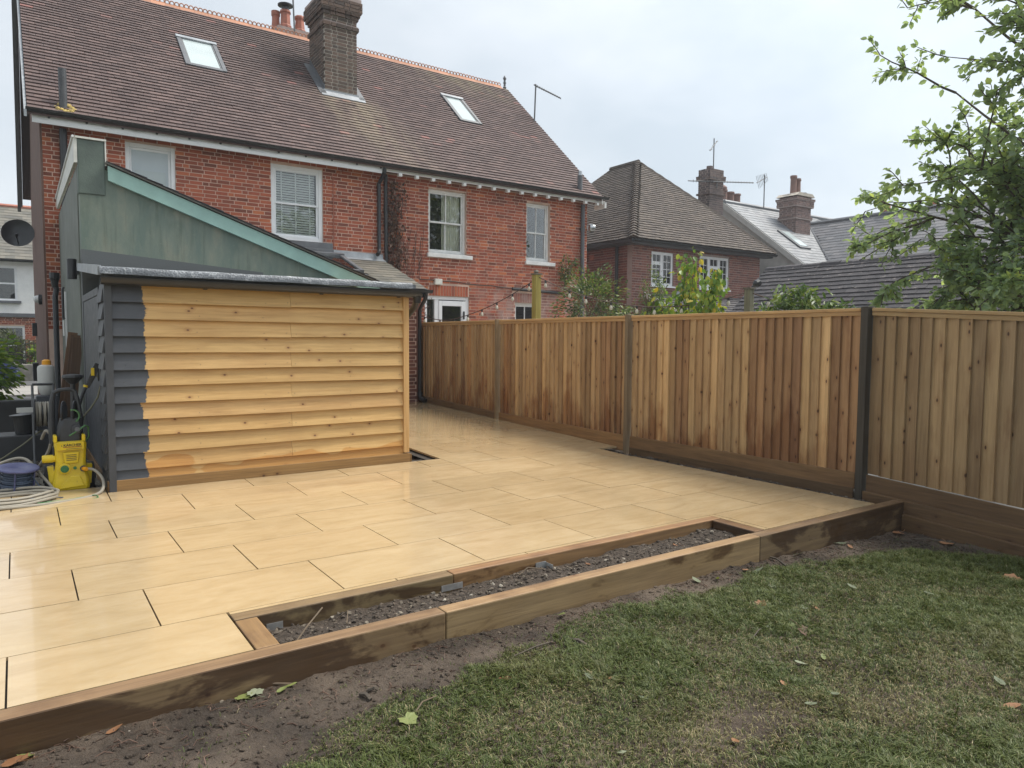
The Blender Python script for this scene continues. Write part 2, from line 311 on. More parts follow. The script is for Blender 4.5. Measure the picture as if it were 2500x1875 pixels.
c = k.ramp(a, [(0, (.046, .064, .013)), (.45, (.098, .128, .028)), (.72, (.158, .184, .048)), (.86, (.25, .215, .095)), (1, (.38, .31, .17))])
pn = k.noise(v, 1.7, 4, .6)
c = k.mix(k.mr(pn, .56, .70, 0, .62), c, k.mix(.45, c, (.185, .135, .06)))
k.fin(c, .5); t = k.n('ShaderNodeBsdfTranslucent', {0: c}); ms = k.n('ShaderNodeMixShader', {0: .25, 1: k.b.outputs[0], 2: t.outputs[0]}); k.t.links.new(ms.outputs[0], k.out.inputs[0]); MATS['grass_blade'] = k.m
simple('bark', (.075, .06, .045), .9, .3, 14, .6); simple('twig', (.13, .095, .062), .85, .25, 14)
simple('dry_vine', (.085, .055, .045), .9, .35, 14)
k = NT('washer_yellow'); v = k.obj(); n = k.noise(v, 38, 5, .7); n2 = k.noise(v, 9, 4)
MATS['washer_yellow'] = k.fin(k.mix(k.mr(n, .60, .74, 0, .7), k.ramp(n2, [(.35, (.62, .44, .008)), (.65, (.74, .53, .012))]), (.20, .14, .03)), k.mr(n2, .3, .7, .3, .5)); simple('washer_dark', (.03, .031, .033), .45, .2, 8)
simple('hose_grey', (.30, .27, .215), .5, .12, 5); simple('hose_green', (.06, .17, .06), .45, .15, 5); simple('hose_olive', (.16, .15, .085), .5, .15, 5)
simple('cable_blue', (.035, .055, .095), .45, .2, 6); simple('reel_blue', (.085, .09, .19), .4, .15, 8); simple('orange_plastic', (.78, .34, .012), .4, .06, 5)
simple('dial_green', (.03, .15, .045), .4, .1, 5); simple('red_print', (.25, .02, .02), .5, .05, 5); simple('jug_white', (.50, .50, .47), .5, .08, 4)
simple('moss_felt', (.42, .31, .10), .95, .3, 30, .6); simple('steel', (.42, .43, .44), .3, .1, 8, 0, .9)
simple('car_paint', (.025, .035, .09), .2, .1, 2); simple('car_glass', (.03, .035, .04), .05, .1, 2); simple('tyre', (.02, .02, .02), .8, .1, 5); simple('lamp_clear', (.6, .6, .58), .15, .05, 5)
simple('iron', (.02, .02, .02), .6, .1, 5)
k = NT('bulb_glass'); k.fin((.52, .49, .40), .08, Alpha=1.0); MATS['bulb_glass'] = k.m

# ---------------------------------------------------------------- geometry helpers
WL = {}
class MB:
    def __init__(s): s.v = []; s.f = []; s.r = []
    def add(s, vs, fs, r=.5):
        n = len(s.v); s.v += [tuple(map(float, p)) for p in vs]; s.f += [tuple(i+n for i in f) for f in fs]; s.r += [r]*len(fs); return s
    def box(s, x0, x1, y0, y1, z0, z1, r=.5):
        vs = [(x0, y0, z0), (x1, y0, z0), (x1, y1, z0), (x0, y1, z0), (x0, y0, z1), (x1, y0, z1), (x1, y1, z1), (x0, y1, z1)]
        return s.add(vs, [(3, 2, 1, 0), (4, 5, 6, 7), (0, 1, 5, 4), (1, 2, 6, 5), (2, 3, 7, 6), (3, 0, 4, 7)], r)
    def prism(s, poly, d0, d1, axis='x', r=.5):
        # poly: list of 2D points in the plane across axis; extruded d0..d1 along the axis
        n = len(poly); P = {'x': lambda a, b, d: (d, a, b), 'y': lambda a, b, d: (a, d, b), 'z': lambda a, b, d: (a, b, d)}[axis]
        vs = [P(a, b, d0) for a, b in poly]+[P(a, b, d1) for a, b in poly]
        return s.add(vs, [tuple(range(n)), tuple(range(2*n-1, n-1, -1))]+[(i, n+i, n+(i+1) % n, (i+1) % n) for i in range(n)], r)
    def tube(s, pts, rad, n=8, cap=True, r=.5):
        pts = [Vector(p) for p in pts]; m = len(pts); rads = rad if isinstance(rad, (list, tuple)) else [rad]*m
        t = (pts[1]-pts[0]).normalized(); a = t.orthogonal().normalized(); vs = []
        for i, p in enumerate(pts):
            t2 = ((pts[min(i+1, m-1)]-pts[max(i-1, 0)])).normalized()
            a = (a-t2*a.dot(t2));
            if a.length < 1e-6: a = t2.orthogonal()
            a.normalize(); b = t2.cross(a)
            vs += [p+(a*math.cos(2*math.pi*j/n)+b*math.sin(2*math.pi*j/n))*rads[i] for j in range(n)]
        fs = [(i*n+j, i*n+(j+1) % n, (i+1)*n+(j+1) % n, (i+1)*n+j) for i in range(m-1) for j in range(n)]
        if cap: fs += [tuple(range(n-1, -1, -1)), tuple((m-1)*n+j for j in range(n))]
        return s.add(vs, fs, r)
    def lathe(s, prof, c, axis=(0, 0, 1), n=16, r=.5):
        ax = Vector(axis).normalized(); a = ax.orthogonal().normalized(); b = ax.cross(a); c = Vector(c); m = len(prof)
        vs = [c+ax*h+(a*math.cos(2*math.pi*j/n)+b*math.sin(2*math.pi*j/n))*max(q, 1e-4) for q, h in prof for j in range(n)]
        fs = [(i*n+j, i*n+(j+1) % n, (i+1)*n+(j+1) % n, (i+1)*n+j) for i in range(m-1) for j in range(n)]
        fs += [tuple(range(n-1, -1, -1)), tuple((m-1)*n+j for j in range(n))]
        return s.add(vs, fs, r)
    def loft(s, secs, r=.5):
        n = len(secs[0]); vs = [p for q in secs for p in q]; m = len(secs)
        fs = [(i*n+j, i*n+(j+1) % n, (i+1)*n+(j+1) % n, (i+1)*n+j) for i in range(m-1) for j in range(n)]
        fs += [tuple(range(n-1, -1, -1)), tuple((m-1)*n+j for j in range(n))]
        return s.add(vs, fs, r)
    def xf(s, M):
        s.v = [tuple(M @ Vector(p)) for p in s.v]; return s
    def mesh(s, name, smooth=False):
        me = bpy.data.meshes.new(name); me.from_pydata(s.v, [], s.f); me.validate()
        if len(me.polygons) == len(s.r):
            at = me.attributes.new('rnd', 'FLOAT', 'FACE'); at.data.foreach_set('value', s.r)
        if smooth: me.polygons.foreach_set('use_smooth', [True]*len(me.polygons)); me.set_sharp_from_angle(angle=R(38))
        return me
    def build(s, name, mat, parent=None, smooth=False, label=None, cat=None, group=None, kind=None, color=None, bevel=0):
        V = np.array(s.v); c = (V.min(0)+V.max(0))/2
        if parent is None: c[2] = V[:, 2].min()
        s.v = [tuple(p) for p in V-c]
        return link(name, s.mesh(name, smooth), mat, c, parent, label, cat, group, kind, color, bevel)
def link(name, me, mat, loc, parent=None, label=None, cat=None, group=None, kind=None, color=None, bevel=0, rot=None):
    o = bpy.data.objects.new(name, me); col.objects.link(o)
    if mat and not me.materials: me.materials.append(MATS[mat] if isinstance(mat, str) else mat)
    o.location = loc; WL[o] = Vector(loc)
    if rot is not None: o.rotation_mode = 'QUATERNION'; o.rotation_quaternion = rot
    if parent: o.parent = parent; o.matrix_parent_inverse = Matrix.Translation(-WL[parent])
    if bevel:
        b = o.modifiers.new('bevel', 'BEVEL'); b.width = bevel; b.segments = 2; b.limit_method = 'ANGLE'
    tag(o, label, cat, group, kind)
    if color is not None: o.color = (*color, 1)
    return o
def tag(o, label=None, cat=None, group=None, kind=None):
    if label: o['label'] = label
    if cat: o['category'] = cat
    if group: o['group'] = group
    if kind: o['kind'] = kind
    return o
def empty(name, loc, parent=None, label=None, cat=None, group=None, kind=None):
    o = bpy.data.objects.new(name, None); col.objects.link(o); o.location = loc; o.empty_display_size = .2; WL[o] = Vector(loc)
    if parent: o.parent = parent; o.matrix_parent_inverse = Matrix.Translation(-WL[parent])
    return tag(o, label, cat, group, kind)
def np_mesh(name, V, F, rnd=None, smooth=False):
    me = bpy.data.meshes.new(name); k = F.shape[1]
    me.vertices.add(len(V)); me.vertices.foreach_set('co', V.astype(np.float32).ravel())
    me.loops.add(F.size); me.loops.foreach_set('vertex_index', F.astype(np.int32).ravel())
    me.polygons.add(len(F)); me.polygons.foreach_set('loop_start', np.arange(0, F.size, k, dtype=np.int32))
    if rnd is not None:
        at = me.attributes.new('rnd', 'FLOAT', 'FACE'); at.data.foreach_set('value', rnd.astype(np.float32))
    me.update(calc_edges=True)
    me.polygons.foreach_set('use_smooth', np.full(len(F), bool(smooth)))
    return me
def np_obj(name, V, F, rnd, mat, parent=None, **kw):
    c = (V.min(0)+V.max(0))/2
    if parent is None: c[2] = V[:, 2].min()
    return link(name, np_mesh(name, V-c, F, rnd), mat, c, parent, **kw)
def clamp(x, a, b): return max(a, min(b, x))

LEAF_V = np.array([(0, 0, 0), (-.26, .28, .07), (-.24, .66, .06), (0, 1, -.05), (.24, .66, .06), (.26, .28, .07)])
LEAF_F = np.array([(0, 1, 2, 3), (0, 3, 4, 5)])
def leaves(P, D, size, seed=0, width=1., droop=.3, flat=.5):
    """leaf faces at points P pointing along D; returns V, F, rnd"""
    g = np.random.RandomState(seed); n = len(P)
    D = D+g.normal(0, .35, (n, 3)); D[:, 2] -= droop; D /= np.linalg.norm(D, axis=1)[:, None]
    up_ = g.normal(0, flat, (n, 3)); up_[:, 2] += 1
    S = np.cross(D, up_); S /= np.linalg.norm(S, axis=1)[:, None]+1e-9; N = np.cross(S, D)
    sz = size*g.uniform(.6, 1.25, n)
    L = LEAF_V*np.array([width, 1, 1])
    V = P[:, None, :]+sz[:, None, None]*(L[None, :, 0:1]*S[:, None, :]+L[None, :, 1:2]*D[:, None, :]+L[None, :, 2:3]*N[:, None, :])
    F = (LEAF_F[None]+(np.arange(n)*6)[:, None, None]).reshape(-1, 4)
    return V.reshape(-1, 3), F, np.repeat(g.uniform(0, 1, n), 2)

# brick bond on a plane: yields (u0, u1, v0, v1)
def bond(u0, u1, v0, v1, openings, course=.067, L=.212, joint=.0135, headers=True, seed=1):
    g = random.Random(seed); out = []; row = 0; v = v0
    while v+course <= v1+1e-6:
        seq = [1, 1, 1, .5] if headers else [1]
        u = u0-(L*(1.75 if row % 2 else .4)); i = row % 3
        while u < u1:
            ln = seq[i % len(seq)]*L; i += 1
            segs = [(max(u, u0), min(u+ln-joint, u1))]
            for (a, b, c, d) in openings:
                if v+course-joint > c+.01 and v < d-.01:
                    ns = []
                    for (s, e) in segs:
                        if e <= a or s >= b: ns.append((s, e))
                        else:
                            if s < a-.03: ns.append((s, a))
                            if e > b+.03: ns.append((b, e))
                    segs = ns
            for s, e in segs:
                if e-s > .03: out.append((s, e, v, v+course-joint))
            u += ln
        v += course; row += 1
    return out
def holes(mb, u0, u1, v0, v1, openings, fn):
    us = sorted({u0, u1, *[clamp(x, u0, u1) for o in openings for x in o[:2]]}); vs_ = sorted({v0, v1, *[clamp(x, v0, v1) for o in openings for x in o[2:]]})
    for a, b in zip(us, us[1:]):
        run = None
        for c, d in zip(vs_, vs_[1:]):
            inside = any(a >= o[0]-1e-6 and b <= o[1]+1e-6 and c >= o[2]-1e-6 and d <= o[3]+1e-6 for o in openings)
            if inside:
                if run: fn(mb, a, b, run[0], run[1]); run = None
            else: run = (run[0], d) if run else (c, d)
        if run: fn(mb, a, b, run[0], run[1])
def lay_bricks(parent, mat, bricks, mapper, dist, seed=3, limit=300, depth=.005):
    """mapper(u, v, n) -> world; nearest `limit` visible bricks are parts, the rest one part"""
    g = random.Random(seed); bricks = sorted(bricks, key=dist)
    rest = MB()
    for i, b in enumerate(bricks):
        s, e, c, d = b; q = g.random(); dn = depth+g.uniform(-.002, .002)
        m = MB() if i < limit and dist(b) < 1e5 else rest
        o = [mapper(*p) for p in ((s, c, 0), (e, c, 0), (e, d, 0), (s, d, 0), (s, c, dn), (e, c, dn), (e, d, dn), (s, d, dn))]
        m.add(o, [(4, 5, 6, 7), (0, 1, 5, 4), (1, 2, 6, 5), (2, 3, 7, 6), (3, 0, 4, 7)], q)
        if m is not rest: m.build('brick', mat, parent)
    if rest.v: rest.build('brickwork', mat, parent, kind='stuff')

TILE_F = [(3, 2, 1, 0), (4, 5, 6, 7), (0, 1, 5, 4), (1, 2, 6, 5), (2, 3, 7, 6), (3, 0, 4, 7)]
def tile_v(tw, ga, th, camber=0):
    # local: x along eave, y up-slope, z normal ; lower edge rides on the course below
    a, b = -tw/2, tw/2
    return np.array([(a, 0, th*.9), (b, 0, th*.9), (b, ga*1.35, -th*.35), (a, ga*1.35, -th*.35), (a, 0, th*1.9), (b, 0, th*1.9), (b, ga*1.35, th*.65), (a, ga*1.35, th*.65)])
def lay_tiles(parent, mat, O, U, S, width, length, ga, tw, th, clip=None, dist=None, limit=300, seed=5, name='tile', restname='tiles', jit=.004, mod=None):
    g = random.Random(seed); O, U, S = Vector(O), Vector(U).normalized(), Vector(S).normalized(); N = U.cross(S).normalized()
    T = tile_v(tw-.004, ga, th); places = []; row = 0; s = 0
    while s < length-.02:
        a = -tw*.5 if row % 2 else 0.
        while a < width-.02:
            l_, r_ = max(a, 0), min(a+tw, width); uu = (l_+r_)/2; ws = (r_-l_)/tw; a += tw
            if ws > .1 and (clip is None or clip(uu, s+ga*.4)): places.append((uu, s, g.random(), g.gauss(0, jit), g.gauss(0, .006), ws))
        s += ga; row += 1
    def world(p): return O+U*p[0]+S*(p[1]+p[3])
    if dist: places.sort(key=lambda p: dist(world(p)))
    B = Matrix((U, S, N)).transposed()
    ind = places[:limit]; rest = places[limit:]
    vari = []
    for q in range(10):
        mb = MB(); mb.add([tuple(x) for x in T], TILE_F, (q+.5)/10); vari.append(mb.mesh(name))
    for p in ind:
        M = B @ Matrix.Rotation(p[4], 3, 'Z') @ Matrix.Rotation(p[4]*.9, 3, 'X')
        o_ = link(name, vari[int(p[2]*9.99)], mat, world(p), parent, rot=M.to_quaternion())
        if p[5] < .99: o_.scale.x = p[5]
    if rest:
        n = len(rest); BA = np.array(B); Wd = np.array([world(p) for p in rest]); ang = np.array([p[4] for p in rest])
        TX = T[None, :, 0]*np.array([p[5] for p in rest])[:, None]; X = TX-T[None, :, 1]*ang[:, None]; Y = T[None, :, 1]+T[None, :, 0]*ang[:, None]; Z = T[None, :, 2]-T[None, :, 1]*0+ang[:, None]*.4*T[None, :, 1]+np.abs(ang)[:, None]*.3
        loc = np.stack([X, Y, Z], -1); V = (loc @ BA.T)+Wd[:, None, :]
        F = (np.array(TILE_F)[None]+(np.arange(n)*8)[:, None, None]).reshape(-1, 4)
        np_obj(restname, V.reshape(-1, 3), F, np.repeat(np.array([p[2] for p in rest]), 6), mat, parent, kind='stuff')
def near(p): return (Vector(p)-EYE).length
def gut_prof(y, z, r): return [(y+r*math.cos(a), z+r*math.sin(a)) for a in [math.pi+i*math.pi/8 for i in range(9)]]+[(y+r*.85*math.cos(a), z+r*.85*math.sin(a)) for a in [2*math.pi-i*math.pi/8 for i in range(9)]]
def sash(parent, x0, x1, z0, z1, y, mullion=True, mat='white_paint', fr=.055, sill=True, mid=.5, blind=False, curtain=False, frost=False, sillmat='white_paint', sash_on=True):
    w_ = empty('window', ((x0+x1)/2, y, z0), parent)
    f = MB(); f.box(x0, x0+fr, y, y+.1, z0, z1).box(x1-fr, x1, y, y+.1, z0, z1).box(x0+fr, x1-fr, y, y+.1, z1-fr, z1).box(x0+fr, x1-fr, y, y+.1, z0, z0+fr*1.2)
    f.build('frame', mat, w_, bevel=.006)
    zm = z0+(z1-z0)*mid
    for nm, a, b, dy in (('upper_sash', zm-.02, z1-fr, .02), ('lower_sash', z0+fr*1.2, zm+.02, .045)):
        if not sash_on and nm == 'upper_sash': continue
        if not sash_on: a, b = z0+fr*1.2, z1-fr
        s_ = MB(); t = .038; yy = y+dy
        s_.box(x0+fr, x0+fr+t, yy, yy+.03, a, b).box(x1-fr-t, x1-fr, yy, yy+.03, a, b).box(x0+fr+t, x1-fr-t, yy, yy+.03, a, a+t).box(x0+fr+t, x1-fr-t, yy, yy+.03, b-t, b)
        if mullion: s_.box((x0+x1)/2-.012, (x0+x1)/2+.012, yy+.003, yy+.027, a+t, b-t)
        s_.build(nm, mat, w_, bevel=.004)
        xs = [(x0+fr+t, (x0+x1)/2-.012), ((x0+x1)/2+.012, x1-fr-t)] if mullion else [(x0+fr+t, x1-fr-t)]
        for xa, xb in xs: MB().box(xa, xb, yy+.012, yy+.018, a+t, b-t).build('pane', 'frosted_glass' if frost else 'window_glass', w_)
    MB().box(x0+.01, x1-.01, y+.55, y+.57, z0, z1).build('room_shade', 'dark_room', w_)
    if blind:
        b = MB(); zz = z0+fr*1.2+.04
        while zz < z1-fr-.02:
            b.add([(x0+fr+.02, y+.085, zz+.003), (x1-fr-.05, y+.085, zz+.003), (x1-fr-.05, y+.108, zz+.037), (x0+fr+.02, y+.108, zz+.037), (x0+fr+.02, y+.087, zz), (x1-fr-.05, y+.087, zz), (x1-fr-.05, y+.110, zz+.034), (x0+fr+.02, y+.110, zz+.034)], [(0, 1, 2, 3), (7, 6, 5, 4), (0, 4, 5, 1)]); zz += .046
        b.build('blind_slats', 'blind_slat', w_)
        t = MB()
        for q in (.18, .5, .82):
            xx = x0+fr+(x1-x0-2*fr)*q; t.box(xx-.013, xx+.013, y+.079, y+.083, z0+fr, z1-fr)
        t.build('blind_tape', 'blind_slat', w_)
    if curtain:
        xm = (x0+x1)/2-.03; n = 44; vs = []
        for j in range(n+1):
            xx = xm+(x1-fr-xm)*j/n; d = .02*math.sin(j*1.15)+.012*math.sin(j*.43+1)
            vs += [(xx, y+.15+d, z0+fr), (xx, y+.15+d*.8, z1-fr)]
        MB().add(vs, [(2*j, 2*j+2, 2*j+3, 2*j+1) for j in range(n)]).build('curtain', 'curtain', w_, smooth=True)
    if sill: MB().box(x0-.04, x1+.13, y-.13, y+.02, z0-.085, z0).build('sill', sillmat, w_, bevel=.008)
    return w_

# ================================================================ SETTING
def grid_sheet(name, x0, x1, y0, y1, nx, ny, zf, mat, **kw):
    X, Y = np.meshgrid(np.linspace(x0, x1, nx), np.linspace(y0, y1, ny)); Z = zf(X, Y)
    V = np.stack([X, Y, Z], -1).reshape(-1, 3); i = np.arange((nx-1)*(ny-1)); a = (i//(nx-1))*nx+i % (nx-1)
    F = np.stack([a, a+1, a+nx+1, a+nx], -1)
    o = np_obj(name, V, F, None, mat, **kw); o.data.polygons.foreach_set('use_smooth', np.ones(len(F), bool)); return o
def wav(X, Y, f, s=0):
    return (np.sin(X*f+s)*np.cos(Y*f*1.13+s*2)+np.sin(X*f*2.3+Y*f*1.7+s)*.5+np.cos(X*f*3.9-Y*f*3.1+s*3)*.3)
MB().box(-260, 260, -200, 320, -.62, -.60).build('ground', 'far_ground', kind='structure')
def lawn_z(X, Y):
    b = np.interp(X, [-3, 0, 1.7, 4.1, 4.9, 6.3], [-.13, -.137, -.143, -.168, -.20, -.245])
    b = b-.012*np.clip(2.6-Y, 0, 3)
    return b+.007*wav(X, Y, 2.3)+.006*wav(X, Y, 9, 1.3)+.003*wav(X, Y, 31, .4)+.0022*wav(X, Y, 67, 2.1)
grid_sheet('lawn_soil', -3.5, 6.28, -3.0, 3.04, 560, 330, lawn_z, 'soil', kind='structure')

# ---- patio: dark bed with porcelain slabs in third bond
SL = .031
def pz_(y): return max(0., (y-6.2))*SL
patio = empty('patio', (2.5, 6, -.05), kind='structure')
bed = MB(); bed.box(-2.72, 5.9, 3.60, 7.21, -.12, -.016).box(-2.72, .822, 3.13, 3.599, -.12, -.016).box(4.378, 5.9, 3.13, 3.599, -.12, -.016)
bed.add([(3.75, 6.95, -.012), (6.22, 6.95, -.012), (6.22, 12.45, .152), (3.75, 12.45, .152)], [(0, 1, 2, 3)])
bed.build('mortar_bed', 'mortar_bed', patio)
A_, B_, Y0 = .9036, .593, 3.6428
slab_cache = {}
def slab(x0, x1, y0, y1):
    if x1-x0 < .03 or y1-y0 < .012: return
    gx, gy = .0038, .0027
    x0 += gx; x1 -= gx; y0 += gy; y1 -= gy
    key = (round(x1-x0, 3), round(y1-y0, 3))
    if key not in slab_cache: slab_cache[key] = MB().box(-key[0]/2, key[0]/2, -key[1]/2, key[1]/2, -.02, 0).mesh('slab')
    ym = (y0+y1)/2
    q = Matrix.Rotation(math.atan(SL) if ym > 6.3 else 0, 3, 'X').to_quaternion()
    link('slab', slab_cache[key], 'porcelain_slab', ((x0+x1)/2, ym, pz_(ym)+rng.uniform(-.0006, .0006)), patio, rot=q)
off0 = {0: .225-.295, 1: .52, 2: .225}
for kk in range(-1, 15):
    ya, yb = Y0+kk*B_, Y0+(kk+1)*B_
    ph = .52-.2965*(kk % 3) if True else 0
    xs = [ph+A_*j for j in range(-5, 9)]
    for xa in xs:
        xb = xa+A_
        spans = [(xa, xb)]
        lim = (-2.7, 5.885) if kk < 5 else (-2.7, 6.19)
        yA, yB = ya, yb
        if kk == -1: yA = 3.135
        if kk == -1:
            spans = [s for s in ((xa, min(xb, .815)), (max(xa, 4.385), xb)) if s[1] > s[0]]
        if kk >= 6:
            lim = (3.5 if kk > 6 else 3.5, 6.19)
            if kk == 6: yA = ya
        if kk == 5:
            # row that runs under the shed front and is cut there
            sp = []
            for s in spans:
                sp += [(s[0], min(s[1], .6)), (max(s[0], 3.84), s[1])] if True else []
                mid = (max(s[0], .6), min(s[1], 3.84))
                if mid[1]-mid[0] > .05: slab(max(mid[0], -2.7), mid[1], yA, 6.942)
            spans = [s for s in sp if s[1]-s[0] > .03]
        if kk == 6:
            spans = [(max(s[0], 3.84), s[1]) if s[0] < 3.84 and yB < 7.85 else s for s in spans]
        for s in spans:
            s0, s1 = max(s[0], lim[0]), min(s[1], lim[1])
            if yA < 6.75 < yB and kk < 5: pass
            if yB > 12.4: continue
            slab(s0, s1, yA, yB)
# thin cut strips behind the planter
for xa in [.82+A_*j for j in range(4)]:
    slab(xa, min(xa+A_, 4.385), 3.606, Y0)

# ---- timber sleeper edging with the planter
se = empty('sleeper_edging', (2.2, 3.08, -.22), label='long low wall of brown timber sleepers edging the patio with a narrow planter', cat='sleeper wall')
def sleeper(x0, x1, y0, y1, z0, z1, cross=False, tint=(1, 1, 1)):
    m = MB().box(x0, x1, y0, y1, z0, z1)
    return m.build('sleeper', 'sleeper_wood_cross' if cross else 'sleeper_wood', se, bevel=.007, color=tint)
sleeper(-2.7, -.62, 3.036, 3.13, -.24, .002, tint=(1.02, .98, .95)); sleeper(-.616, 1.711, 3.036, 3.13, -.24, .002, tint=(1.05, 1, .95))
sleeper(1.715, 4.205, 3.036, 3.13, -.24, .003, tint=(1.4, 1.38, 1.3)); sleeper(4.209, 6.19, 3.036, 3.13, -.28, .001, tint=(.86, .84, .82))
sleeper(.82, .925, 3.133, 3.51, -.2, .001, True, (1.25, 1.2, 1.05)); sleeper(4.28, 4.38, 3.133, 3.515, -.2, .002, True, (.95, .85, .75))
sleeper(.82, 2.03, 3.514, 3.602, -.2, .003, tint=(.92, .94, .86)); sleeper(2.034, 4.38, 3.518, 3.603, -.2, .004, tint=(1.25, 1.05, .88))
br = MB(); br.box(1.95, 2.09, 3.509, 3.513, -.085, -.05)
br.build('mending_plate', 'galvanised', se)
br = MB(); br.box(2.62, 2.70, 3.512, 3.516, -.105, -.035).box(2.697, 2.70, 3.44, 3.512, -.105, -.04); br.build('angle_bracket', 'galvanised', se)
br = MB(); br.box(.97, 1.05, 3.508, 3.512, -.12, -.05); br.build('angle_bracket', 'galvanised', se)

# ---- soil in planter, in the bed under the fence and in the hole by the shed
grid_sheet('planter_soil', .92, 4.285, 3.128, 3.516, 190, 26, lambda X, Y: -.082+.010*wav(X, Y, 7)+.006*wav(X, Y, 23, 2)+.02*np.clip((X-2)/2, 0, 1), 'planting_soil', kind='structure')
grid_sheet('fence_bed_soil', 5.885, 6.26, 3.1, 6.83, 24, 160, lambda X, Y: -.062+.008*wav(X, Y, 7)+.006*wav(X, Y, 25, 1)+.012*np.clip((Y-4)/2, 0, 1), 'planting_soil', kind='structure')
grid_sheet('shed_corner_soil', 3.40, 3.86, 6.95, 7.86, 30, 40, lambda X, Y: -.055+.006*wav(X, Y, 9), 'planting_soil', kind='structure')
def stones(name, n, area, zf, smin, smax, seed):
    g = np.random.RandomState(seed); t = (1+5**.5)/2
    I = np.array([(-1, t, 0), (1, t, 0), (-1, -t, 0), (1, -t, 0), (0, -1, t), (0, 1, t), (0, -1, -t), (0, 1, -t), (t, 0, -1), (t, 0, 1), (-t, 0, -1), (-t, 0, 1)])/1.9
    IF = np.array([(0, 11, 5), (0, 5, 1), (0, 1, 7), (0, 7, 10), (0, 10, 11), (1, 5, 9), (5, 11, 4), (11, 10, 2), (10, 7, 6), (7, 1, 8), (3, 9, 4), (3, 4, 2), (3, 2, 6), (3, 6, 8), (3, 8, 9), (4, 9, 5), (2, 4, 11), (6, 2, 10), (8, 6, 7), (9, 8, 1)])
    X = g.uniform(area[0], area[1], n); Y = g.uniform(area[2], area[3], n); sz = smin+(smax-smin)*g.power(.45, n)
    V = I[None]*g.uniform(.55, 1.25, (n, 12, 1))*sz[:, None, None]*g.uniform(.6, 1.2, (n, 1, 3))
    an = g.uniform(0, 6.28, n); ca, sa = np.cos(an)[:, None], np.sin(an)[:, None]
    V = np.stack([V[..., 0]*ca-V[..., 1]*sa, V[..., 0]*sa+V[..., 1]*ca, V[..., 2]*.7], -1)
    V += np.stack([X, Y, zf(X, Y)+sz*.2], -1)[:, None, :]
    F = (IF[None]+(np.arange(n)*12)[:, None, None]).reshape(-1, 3)
    return np_obj(name, V.reshape(-1, 3), F, np.repeat(g.uniform(0, 1, n), 20), 'stone', kind='stuff')
tag(stones('planter_gravel', 2600, (.93, 4.27, 3.14, 3.505), lambda X, Y: -.082+.010*wav(X, Y, 7)+.006*wav(X, Y, 23, 2)+.02*np.clip((X-2)/2, 0, 1), .002, .018, 1), 'grey stones and crumbs of rubble lying in the planter', 'gravel')
tag(stones('fence_bed_gravel', 700, (5.9, 6.2, 3.15, 6.78), lambda X, Y: -.06+.008*wav(X, Y, 7)+.012*np.clip((Y-4)/2, 0, 1), .003, .024, 2), 'stones scattered on the dark soil strip under the fence', 'gravel')
tag(stones('shed_corner_gravel', 130, (3.5, 3.82, 7.0, 7.3), lambda X, Y: -.05+0*X, .006, .022, 3), 'pale pebbles in the gap in the paving at the shed corner', 'gravel')
cl_ = stones('soil_clods', 9000, (-.4, 6.2, 1.9, 3.03), lambda X, Y: lawn_z(X, Y)-.001, .001, .017, 14)
cl_.data.materials.clear(); cl_.data.materials.append(MATS['soil']); tag(cl_, 'crumbly clods of bare brown earth beside the sleepers', 'soil')
tag(stones('soil_crumbs', 1500, (-.2, 6.2, 2.1, 3.03), lambda X, Y: lawn_z(X, Y), .0015, .009, 4), 'small stones and crumbs on the bare earth beside the sleepers', 'gravel')
grid_sheet('gravel_yard', -4.5, .70, 7.2, 11.45, 120, 120, lambda X, Y: -.012+.012*wav(X, Y, 3)+.008*wav(X, Y, 13)+.055*np.exp(-((X+.35)/.8)**2-((Y-9.4)/.9)**2)*np.clip((Y-7.3)/.5, 0, 1), 'gravel_ground', kind='structure')
tag(stones('yard_gravel', 1800, (-1.2, .55, 7.3, 10.4), lambda X, Y: -.012+.012*wav(X, Y, 3)+.055*np.exp(-((X+.35)/.8)**2-((Y-9.4)/.9)**2), .004, .03, 6), 'loose stones and rubble on the yard beside the shed', 'gravel')

MB().box(6.34, 30, -6, 13.4, -.5, -.03).build('neighbour_garden', 'pavement', kind='structure')
# ---- grass
g = np.random.RandomState(11)
def vnoise(X, Y, s, seed):
    q = np.random.RandomState(seed).uniform(0, 1, (64, 64)); x = X*s; y = Y*s
    xi = np.floor(x).astype(int); yi = np.floor(y).astype(int); fx = x-xi; fy = y-yi; fx = fx*fx*(3-2*fx); fy = fy*fy*(3-2*fy)
    A = q[xi % 64, yi % 64]; B2 = q[(xi+1) % 64, yi % 64]; C2 = q[xi % 64, (yi+1) % 64]; D2 = q[(xi+1) % 64, (yi+1) % 64]
    return (A*(1-fx)+B2*fx)*(1-fy)+(C2*(1-fx)+D2*fx)*fy
n = 560000
X = g.uniform(-.7, 6.2, n); Y = g.uniform(.35, 3.0, n)
